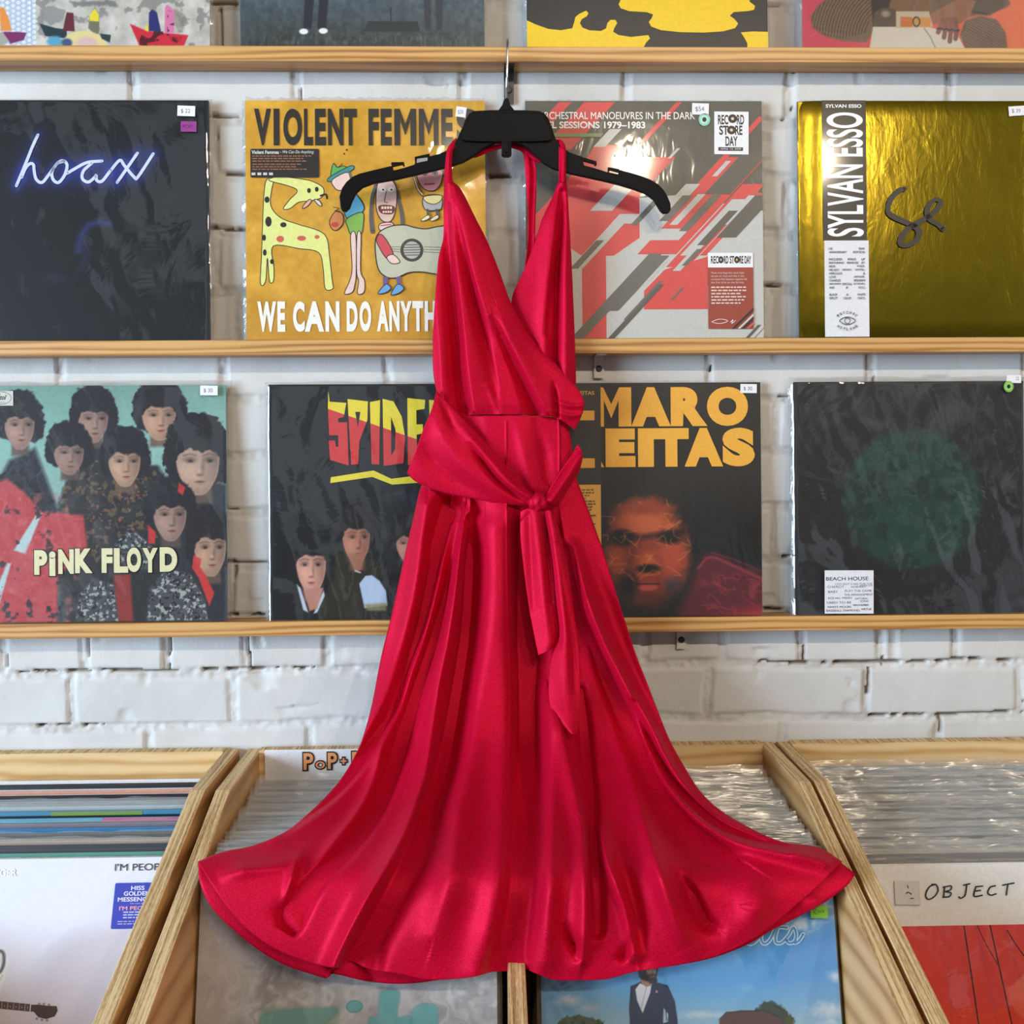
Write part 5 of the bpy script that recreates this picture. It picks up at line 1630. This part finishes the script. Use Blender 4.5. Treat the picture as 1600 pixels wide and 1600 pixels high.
def polydist(PX, PY, line):
    """Distance and signed side to a polyline, with the amplitude interpolated along it."""
    L = np.asarray(line, float)
    best = np.full(PX.shape, 1e18); side = np.zeros(PX.shape); amp = np.zeros(PX.shape)
    for i in range(len(L) - 1):
        p, q = L[i, :2], L[i + 1, :2]; e = q - p
        wx = PX - p[0]; wy = PY - p[1]
        t = np.clip((wx * e[0] + wy * e[1]) / (e @ e), 0, 1)
        dx = wx - e[0] * t; dy = wy - e[1] * t
        d2 = dx * dx + dy * dy
        s = np.sign(e[1] * wx - e[0] * wy)      # > 0: right of the line when it runs down the picture
        m = d2 < best
        best = np.where(m, d2, best); side = np.where(m, s, side)
        amp = np.where(m, L[i, 2] + (L[i + 1, 2] - L[i, 2]) * t, amp)
    return np.sqrt(best) * side, amp


def smline(pts, wl, wr):
    """Fold line: (x, y) points, tapering in and out at both ends."""
    P = smooth_path([p[:2] for p in pts], 4)
    n = len(P)
    u = np.linspace(0, 1, n)
    a = np.interp(u, np.linspace(0, 1, len(pts)), [p[2] if len(p) > 2 else 1.0 for p in pts])
    return np.column_stack([P, a]), wl, wr


def relief(PX, PY, folds):
    H = np.zeros(PX.shape)
    for pts, amp, wl, wr in folds:
        L, wl, wr = smline(pts, wl, wr)
        s, a = polydist(PX, PY, L)
        w = np.where(s < 0, wl, wr)
        H += amp * (1.35 if amp < 0 else 1.0) * a * np.exp(-(np.abs(s) / w) ** 1.8)
    return H


def coons(T, B, L, R, nu, nv):
    T, B = resample(T, nu), resample(B, nu)
    L, R = resample(L, nv), resample(R, nv)
    u = np.linspace(0, 1, nu)[None, :, None]; v = np.linspace(0, 1, nv)[:, None, None]
    P = (1 - v) * T[None] + v * B[None] + (1 - u) * L[:, None] + u * R[:, None]
    P -= (1 - u) * (1 - v) * T[0] + u * (1 - v) * T[-1] + (1 - u) * v * B[0] + u * v * B[-1]
    return P[..., 0], P[..., 1], np.broadcast_to(u[..., 0], P.shape[:2]), np.broadcast_to(v[..., 0], P.shape[:2])


def cloth(name, T, B, L, R, nu, nv, yfun, folds=(), thick=0.0009, parent=None, edge=0.0, gain=2.0, deep=None):
    PX, PY, u, v = coons(T, B, L, R, nu, nv)
    y = yfun(PX, PY, u, v)
    H = relief(PX, PY, folds) * gain / 1000.0 if folds else 0.0
    if folds and deep is not None:                     # hollows cannot sink into what the cloth rests on
        lim = np.interp(PY, deep[0], deep[1])
        H = np.where(H < 0, -lim * np.tanh(-H / lim), H)
    if edge:
        H = H - edge * (np.exp(-u / .03) + np.exp(-(1 - u) / .03))
    W = at(PX, PY, y - H) - DO
    o = fast_grid(name, W.reshape(-1, 3), nv, nu, MAT['dress'], parent or dress, True, True)
    if thick:
        s = o.modifiers.new('thickness', 'SOLIDIFY'); s.thickness = thick; s.offset = -1
    return o


# depth of the skirt: plumb from the waist, then out over the record tops and down their front
_py = [600, 760, 900, 1000, 1100, 1160, 1200, 1240, 1290, 1330, 1352, 1372, 1400, 1460, 1540]
_yy = [-.064, -.070, -.080, -.093, -.122, -.150, -.178, -.213, -.268, -.318, -.341, -.353, -.361, -.368, -.373]
_pf = np.linspace(600, 1540, 200)
_yf = np.interp(_pf, _py, _yy)
_k = np.exp(-np.linspace(-2, 2, 15) ** 2); _k /= _k.sum()
_yf = np.convolve(np.pad(_yf, 7, 'edge'), _k, 'valid')


def skirt_y(py):
    return np.interp(py, _pf, _yf)


SL = [(690, 648), (682, 690), (668, 738), (657, 765), (648, 803), (637, 851), (625, 905), (612, 964), (597, 1024), (583, 1096), (571, 1142), (558, 1176), (535, 1215), (507, 1247), (475, 1277), (443, 1301), (395, 1321), (347, 1331), (309, 1346)]
SR = [(886, 652), (893, 700), (900, 745), (917, 792), (941, 858), (967, 941), (991, 1016), (1009, 1062), (1026, 1106), (1044, 1151), (1065, 1190), (1094, 1236), (1129, 1268), (1179, 1297), (1222, 1315), (1279, 1324), (1316, 1346)]
HEM_F = [(309, 1346), (331, 1382), (360, 1424), (395, 1459), (433, 1484), (481, 1503), (526, 1512), (546, 1502), (577, 1514), (625, 1522), (672, 1531), (736, 1527), (768, 1519), (797, 1518), (806, 1522), (817, 1513), (837, 1521), (865, 1531), (898, 1532), (947, 1530), (994, 1518), (1065, 1507), (1122, 1493), (1172, 1470), (1207, 1446), (1243, 1415), (1279, 1384), (1316, 1346)]
HEM_B = [(309, 1346), (314, 1385), (338, 1427), (395, 1478), (443, 1507), (505, 1528), (514, 1529), (519, 1521), (577, 1534), (637, 1537), (700, 1529), (800, 1514), (900, 1524), (1000, 1513), (1070, 1506), (1122, 1494), (1172, 1474), (1207, 1453), (1279, 1416), (1322, 1385), (1337, 1365)]
SRB = SR[:-2] + [(1285, 1330), (1337, 1365)]
F = [
    # left half
    ([(668, 790, .6), (657, 895, 1), (640, 981, 1), (613, 1067, 1), (586, 1125, 1), (545, 1190, 1), (492, 1247, .8), (430, 1296, .3)], 13, 16, 26),
    ([(700, 800, .7), (686, 852, 1), (675, 909, 1), (658, 981, 1), (638, 1039, 1), (615, 1110, 1), (583, 1164, 1), (548, 1212, .9), (505, 1255, .6), (430, 1310, .0)], -13, 24, 7),
    ([(707, 823, .5), (692, 881, 1), (675, 952, 1), (655, 1010, 1), (626, 1082, 1), (600, 1154, 1), (586, 1215, 1), (561, 1267, 1), (522, 1318, 1), (470, 1385, .5)], 8, 9, 20),
    ([(721, 794, .6), (710, 852, 1), (698, 924, 1), (681, 996, 1), (658, 1067, 1), (638, 1139, 1), (616, 1211, 1), (588, 1275, 1), (541, 1335, 1), (494, 1385, 1), (465, 1440, 1), (452, 1462, .0)], -14, 22, 7),
    ([(725, 803, .5), (718, 852, 1), (711, 924, 1), (701, 996, 1), (686, 1067, 1), (675, 1139, 1), (664, 1211, 1), (646, 1270, 1), (618, 1331, 1), (580, 1393, 1), (545, 1459, 1), (522, 1510, 1)], 10, 14, 9),
    ([(734, 814, .6), (731, 881, 1), (726, 981, 1), (713, 1067, 1), (697, 1154, 1), (683, 1211, 1), (668, 1250, 1), (652, 1300, 1), (625, 1360, 1), (598, 1412, 1), (572, 1460, 1), (545, 1503, 1)], -13, 9, 26),
    ([(660, 1335, .3), (640, 1370, 1), (612, 1420, 1), (590, 1465, 1), (584, 1512, .8)], -8, 8, 10),
    ([(656, 1293, .0), (640, 1340, .8), (622, 1385, 1), (602, 1425, .6), (590, 1450, 0)], 5, 9, 9),
    ([(758, 830, .6), (755, 981, 1), (744, 1096, 1), (734, 1182, 1), (716, 1267, 1), (706, 1363, .8), (680, 1459, .4)], 9, 22, 30),
    ([(792, 800, .5), (793, 924, 1), (797, 1039, 1), (797, 1140, 1), (794, 1280, 1), (787, 1395, 1), (774, 1459, 1), (760, 1518, .8)], 9, 30, 9),
    ([(818, 840, .5), (824, 1000, 1), (826, 1140, 1), (822, 1280, 1), (812, 1395, 1), (798, 1470, 1), (784, 1518, 1)], -17, 24, 22),
    ([(340, 1372, 0), (380, 1360, .8), (440, 1352, .6), (480, 1330, 0)], 5, 12, 14),
    ([(470, 1330, 0), (456, 1370, 1), (448, 1400, .6), (440, 1420, 0)], 4, 7, 8),
    # right half
    ([(842, 1050, .3), (850, 1100, 1), (860, 1200, 1), (862, 1300, 1), (858, 1400, .9), (852, 1500, .5)], 8, 22, 20),
    ([(862, 1090, .3), (876, 1140, 1), (897, 1229, 1), (913, 1300, 1), (917, 1389, 1), (914, 1462, .9), (910, 1500, .4)], 9, 20, 6),
    ([(906, 1080, .5), (914, 1150, 1), (920, 1211, 1), (927, 1275, 1), (931, 1354, 1), (934, 1440, .8), (934, 1470, .0)], -14, 10, 8),
    ([(924, 1250, .3), (935, 1300, 1), (958, 1368, 1), (980, 1425, 1), (992, 1490, .8)], 8, 10, 14),
    ([(960, 1320, .2), (980, 1390, 1), (995, 1450, 1), (1000, 1500, .4)], -6, 10, 14),
    ([(905, 950, .5), (920, 1010, 1), (936, 1067, 1), (963, 1139, 1), (991, 1215, 1), (1010, 1290, 1), (1033, 1370, 1), (1056, 1440, .7), (1075, 1480, .2)], 11, 18, 22),
    ([(885, 860, .6), (902, 952, 1), (922, 996, 1), (948, 1053, 1), (971, 1105, 1), (994, 1158, 1), (1024, 1225, 1), (1066, 1276, 1), (1104, 1308, .8), (1150, 1338, .2)], -15, 36, 9),
    ([(893, 858, .5), (919, 938, 1), (944, 1004, 1), (973, 1062, 1), (1002, 1119, 1), (1030, 1185, 1), (1062, 1243, 1), (1100, 1284, 1), (1160, 1314, 1), (1240, 1334, .8), (1286, 1346, .4)], 13, 13, 13),
    ([(990, 1100, .3), (1014, 1150, 1), (1031, 1185, 1), (1053, 1222, 1), (1083, 1258, 1), (1118, 1287, 1), (1165, 1308, .7), (1230, 1325, .3)], -13, 9, 6),
    ([(940, 850, .4), (985, 960, 1), (1010, 1040, 1), (1040, 1120, .8)], 7, 18, 16),
    ([(1058, 1361, .2), (1083, 1404, 1), (1101, 1436, 1), (1122, 1452, .2)], -8, 12, 9),
    ([(1172, 1380, .5), (1180, 1420, 1), (1160, 1450, .4)], 6, 30, 26),
    ([(880, 1440, 0), (896, 1475, 1), (900, 1496, .3)], -5, 7, 8), ([(984, 1470, .2), (975, 1492, 1), (962, 1500, .1)], -4, 7, 7),
    ([(791, 660, 1), (792, 800, 1), (793, 924, 1), (797, 1039, 1), (797, 1140, 1), (794, 1280, 1), (787, 1395, 1), (774, 1459, 1)], .7, 1.6, 1.2),
    ([(873, 655, 1), (874, 690, 1), (874, 735, 1)], .8, 1.6, 1.4),
    ([(808, 655, .3), (818, 700, 1), (832, 760, .8)], 2.2, 10, 14), ([(838, 660, .3), (850, 710, 1), (856, 750, .6)], -2.2, 8, 12), ([(760, 655, .6), (764, 700, .8), (770, 740, .4)], 1.5, 12, 14),
    ([(820, 1440, .3), (816, 1480, 1), (822, 1512, 1)], -5, 8, 8),
]


def yskirt_front(PX, PY, u, v):
    return skirt_y(PY) - 0.016 * np.sin(np.pi * u) ** 0.6


def yskirt_back(PX, PY, u, v):
    return skirt_y(PY) + 0.012 * np.sin(np.pi * u) ** 0.6 * np.clip(1 - (PY - 1150) / 250, .25, 1)


cloth('skirt', [(690, 648), (750, 649), (807, 649), (849, 651), (872, 653), (886, 652)], HEM_F, SL, SR, 460, 420, yskirt_front, F, gain=2.6, deep=([900, 1150, 1250, 1350], [.05, .036, .022, .015]))
FB = [([(440, 1400, 0), (500, 1500, 1), (520, 1530, 1)], 5, 20, 8), ([(560, 1480, .5), (580, 1534, 1)], -5, 12, 12), ([(1220, 1400, 0), (1270, 1412, 1)], 4, 14, 14)]
cloth('skirt_back', [(690, 648), (750, 649), (807, 649), (849, 651), (872, 653), (886, 652)], HEM_B, SL, SRB, 150, 170, yskirt_back, FB)

# bodice ---------------------------------------------------------------------
def ybod(base, bulge=.012):
    return lambda PX, PY, u, v: base - bulge * np.sin(np.pi * np.clip(u, 0, 1)) ** .7 - .006 * np.clip((PY - 300) / 350, 0, 1)


RB_L = [(872, 284), (863, 308), (847, 342), (834, 382), (818, 423), (799, 470), (806, 515), (826, 560), (850, 600), (868, 632)]
RB_R = [(886, 286), (889, 337), (892.5, 394), (896, 472), (898.5, 535), (900, 580), (899, 610), (893, 640)]
cloth('bodice_panel', [(872, 284), (886, 286)], [(868, 632), (893, 640)], RB_L, RB_R, 110, 190, ybod(-.056, .008), [
    ([(878, 300, .6), (876, 360, 1), (871, 420, 1), (869, 500, 1), (867, 580, 1)], -8, 6, 5), ([(884, 330, .5), (884, 420, 1), (884, 520, 1), (884, 600, 1)], 6, 8, 9),
    ([(866, 330, .3), (858, 420, 1), (852, 500, 1), (850, 570, 1)], 6, 12, 9), ([(872, 380, .3), (862, 450, 1), (856, 520, 1)], -4, 5, 6)], gain=1.2)
LB_L = [(693.5, 286), (693, 330), (692.5, 371), (685, 405), (680, 461), (676.5, 517), (676, 541), (677, 584), (682, 611), (688, 635), (694, 652)]
LB_R = [(708.5, 284), (721, 297), (744, 342), (762, 378), (780, 423), (798, 472), (820, 513), (843, 543), (869, 569), (898, 601), (911, 622), (912, 640), (899, 672)]
cloth('bodice_panel', [(693.5, 286), (708.5, 284)], [(694, 652), (720, 651), (750, 648), (807, 648), (849, 650), (872, 654), (899, 672)], LB_L, LB_R, 230, 260, lambda PX, PY, u, v: ybod(-.068, .010)(PX, PY, u, v) + .0022 * np.clip((PY - 632) / 16, 0, 1) * np.clip((870 - PX) / 20, 0, 1), [
    # first pleat from the strap: hollow on its left, rounded lip on its right
    ([(700, 320, .2), (702, 380, .8), (706, 430, 1), (712, 490, 1), (716, 541, 1), (719, 594, 1), (728, 640, 1)], -11, 14, 5), ([(705, 320, .3), (711, 380, .8), (718, 440, 1), (726, 510, 1), (733, 580, 1), (742, 640, .8)], 8, 7, 20),
    # second pleat
    ([(710, 325, .2), (720, 370, .8), (730, 416, 1), (743, 472, 1), (758, 530, 1), (770, 585, .6), (778, 640, .2)], -8, 10, 5), ([(716, 325, .2), (729, 380, .8), (743, 430, 1), (759, 480, 1), (780, 540, 1), (800, 590, .8), (815, 640, .4)], 7, 8, 24),
    # third pleat towards the right of the waist
    ([(768, 490, .1), (782, 522, .7), (800, 562, 1), (818, 599, 1), (840, 647, 1)], -11, 18, 4), ([(778, 480, .2), (794, 522, .8), (814, 562, 1), (833, 599, 1), (856, 642, .9)], 7, 6, 20),
    ([(758, 596, .0), (768, 618, 1), (780, 648, 1)], 4, 5, 10), ([(682, 400, .3), (682, 470, 1), (688, 541, 1), (692, 610, .8)], 6, 8, 14),
    ([(865, 600, .2), (868, 622, 1), (870, 650, 1)], -7, 4, 4), ([(868, 626, .3), (888, 634, 1), (909, 634, .6)], 4, 4.5, 4.5), ([(870, 643, .3), (890, 649, 1), (907, 648, .6)], 4, 4.5, 4.5)], gain=1.15)

# narrow straps over the hanger and the neck band behind it
def band(name, L, R, ys, nu=14, nv=60, folds=(), gain=1.2):
    yv = np.asarray(ys, float)

    def yf(PX, PY, u, v):
        return np.interp(v, np.linspace(0, 1, len(yv)), yv) - .002 * np.sin(np.pi * u)
    return cloth(name, [L[0], R[0]], [L[-1], R[-1]], L, R, nu, nv, yf, folds, gain=gain)


band('shoulder_strap', [(713, 215.5), (706, 222), (699.5, 231), (696.5, 245), (694.5, 270), (693.5, 292)], [(718, 218), (713, 226), (708, 236), (706.5, 250), (706.5, 270), (708.5, 290)], [-.0555, -.063, -.0655, -.0655, -.067, -.070], folds=[([(706, 225, .5), (701, 245, 1), (700, 290, 1)], 1.2, 3, 3)])
band('shoulder_strap', [(869, 218), (872.5, 225), (873, 240), (873, 260), (873, 284)], [(876, 218), (882, 225), (884.5, 236), (884.5, 260), (885, 286)], [-.0560, -.0635, -.0655, -.063, -.058], folds=[([(876, 224, .5), (877.5, 250, 1), (877, 284, 1)], -1.5, 2, 2), ([(881, 226, .5), (881, 284, 1)], 1.0, 2.5, 2.5)])
band('neck_band', [(712, 219), (735, 236), (760, 229.5), (780, 226), (800, 224), (820, 230), (842, 244), (862, 232), (872, 219)], [(712, 228), (737, 246), (762, 238), (782, 232), (800, 231), (818, 238), (842, 254), (864, 241), (874, 228)], [-.051, -.0500, -.0500, -.0500, -.0500, -.0500, -.0500, -.0500, -.051])
band('hanging_loop', [(812, 231), (818, 244), (821, 275), (824, 320), (825.5, 355), (824, 385), (820.5, 412), (818.5, 440), (817, 470)], [(824, 229), (832, 242), (838, 262), (838, 300), (836.5, 340), (836, 368), (838, 400), (840, 430), (842, 470)], [-.0495, -.051, -.052, -.052, -.052, -.051, -.050, -.049, -.048], 24, 80, [([(829, 240, .6), (832, 275, 1), (830, 330, 1), (829, 380, 1), (825, 430, 1)], -4, 3, 3), ([(834, 240, .6), (836, 275, 1), (834, 330, 1), (833, 360, 1)], 2, 3, 3)])

# sash -----------------------------------------------------------------------
def ysash(y0, y1, bulge=.006):
    return lambda PX, PY, u, v: y0 + (y1 - y0) * u - bulge * np.sin(np.pi * v) ** .7


SA_T = [(682, 611), (705, 635), (730, 660), (758, 690), (786, 722), (811, 752), (830, 771)]
SA_B = [(636, 740), (652, 754), (690, 769), (739, 779), (781, 787), (815, 790), (830, 789)]
cloth('sash', SA_T, SA_B, [(682, 611), (674, 640), (662, 669), (650, 703), (640, 728), (636, 740)], [(830, 771), (830, 789)], 150, 110, ysash(-.084, -.098, .010), [
    ([(735, 695, .2), (756, 724, 1), (777, 750, 1), (803, 771, 1), (824, 783, .6)], -7, 5, 4), ([(715, 660, .3), (740, 690, 1), (770, 725, 1), (800, 758, 1), (824, 776, .6)], 5, 8, 9),
    ([(680, 640, .3), (692, 680, 1), (720, 720, 1), (760, 755, .8), (810, 780, .3)], 5, 12, 16), ([(660, 690, .3), (676, 720, 1), (710, 752, 1), (750, 772, .3)], -4, 12, 14), ([(690, 625, .3), (700, 650, 1), (712, 672, .3)], -3, 5, 6)], gain=1.3)
cloth('sash', [(903, 694), (893, 712), (884, 724), (867, 750), (851, 778)], [(905, 735), (896, 750), (888, 762), (872, 785), (852, 795)], [(903, 694), (909, 706), (909, 718), (905, 735)], [(851, 778), (852, 795)], 70, 50, ysash(-.078, -.099, .006), [
    ([(905, 712, .6), (888, 742, 1), (862, 782, 1)], 4, 6, 6), ([(904, 704, .6), (882, 735, 1), (858, 772, 1)], -2.5, 3, 3)], gain=1.3)
cloth('sash_tail', [(813, 799), (826, 795), (850, 797)], [(841, 1024), (855, 1018), (868, 1010)], [(813, 799), (813, 837), (819, 895), (827, 952), (834, 990), (841, 1024)], [(850, 797), (859, 852), (868, 909), (873, 952), (876, 985), (868, 1010)], 60, 140, lambda PX, PY, u, v: skirt_y(PY) - .028 - .006 * np.sin(np.pi * u), [
    ([(838, 805, .6), (845, 870, 1), (851, 940, 1), (860, 1005, .6)], 4, 8, 7), ([(826, 805, .6), (829, 870, .8), (834, 950, .4)], -3, 6, 6), ([(852, 810, .6), (856, 870, 1), (862, 940, .6)], -2.5, 4, 4)], gain=1.3)
cloth('sash_tail', [(851, 799), (858, 797), (866, 803)], [(887, 1144), (896, 1147), (902, 1147)], [(851, 799), (862, 866), (869, 938), (874, 993), (863, 1024), (857, 1067), (860, 1106), (873, 1130), (887, 1144)], [(866, 803), (876, 837), (888, 895), (896, 952), (903, 1004), (906.5, 1067), (905, 1119), (902, 1147)], 60, 190, lambda PX, PY, u, v: skirt_y(PY) - .035 - .006 * np.sin(np.pi * u), [
    ([(858, 805, .6), (872, 880, 1), (882, 960, 1), (884, 1040, .7), (888, 1110, .3)], 3.5, 7, 7), ([(870, 850, .4), (884, 940, 1), (895, 1010, 1), (898, 1080, .4)], -2.5, 5, 5)], gain=1.3)


def knot():
    c = pt(840, 785, -.102) - Vector(DO)
    V, F_ = [], []
    nu, nv = 40, 26
    for j in range(nv):
        th = math.pi * j / (nv - 1)
        for i in range(nu):
            ph = 2 * math.pi * i / nu
            x = math.sin(th) * math.cos(ph); z = math.cos(th); y = math.sin(th) * math.sin(ph)
            g = .075 * math.cos(9 * (x * .8 + z * .45)) * math.sin(th) - .12 * math.exp(-((x - .25 - z * .3) / .16) ** 2)
            rr = 1 + g
            X, Z = x * .0125 * rr, z * .0125 * rr
            a_ = math.radians(-28)
            V.append((c.x + X * math.cos(a_) - Z * math.sin(a_), c.y + y * .011 * rr, c.z + X * math.sin(a_) + Z * math.cos(a_)))
    for j in range(nv - 1):
        for i in range(nu):
            i2 = (i + 1) % nu
            F_.append((j * nu + i, (j + 1) * nu + i, (j + 1) * nu + i2, j * nu + i2))
    return mesh_obj('sash_knot', V, F_, MAT['dress'], dress, smooth=True)


knot()
cloth('sash_knot', [(812, 812), (818, 798), (832, 790)], [(814, 816), (828, 806), (842, 799)], [(812, 812), (814, 816)], [(832, 790), (842, 799)], 30, 14, lambda PX, PY, u, v: -.100 - .004 * np.sin(np.pi * v))
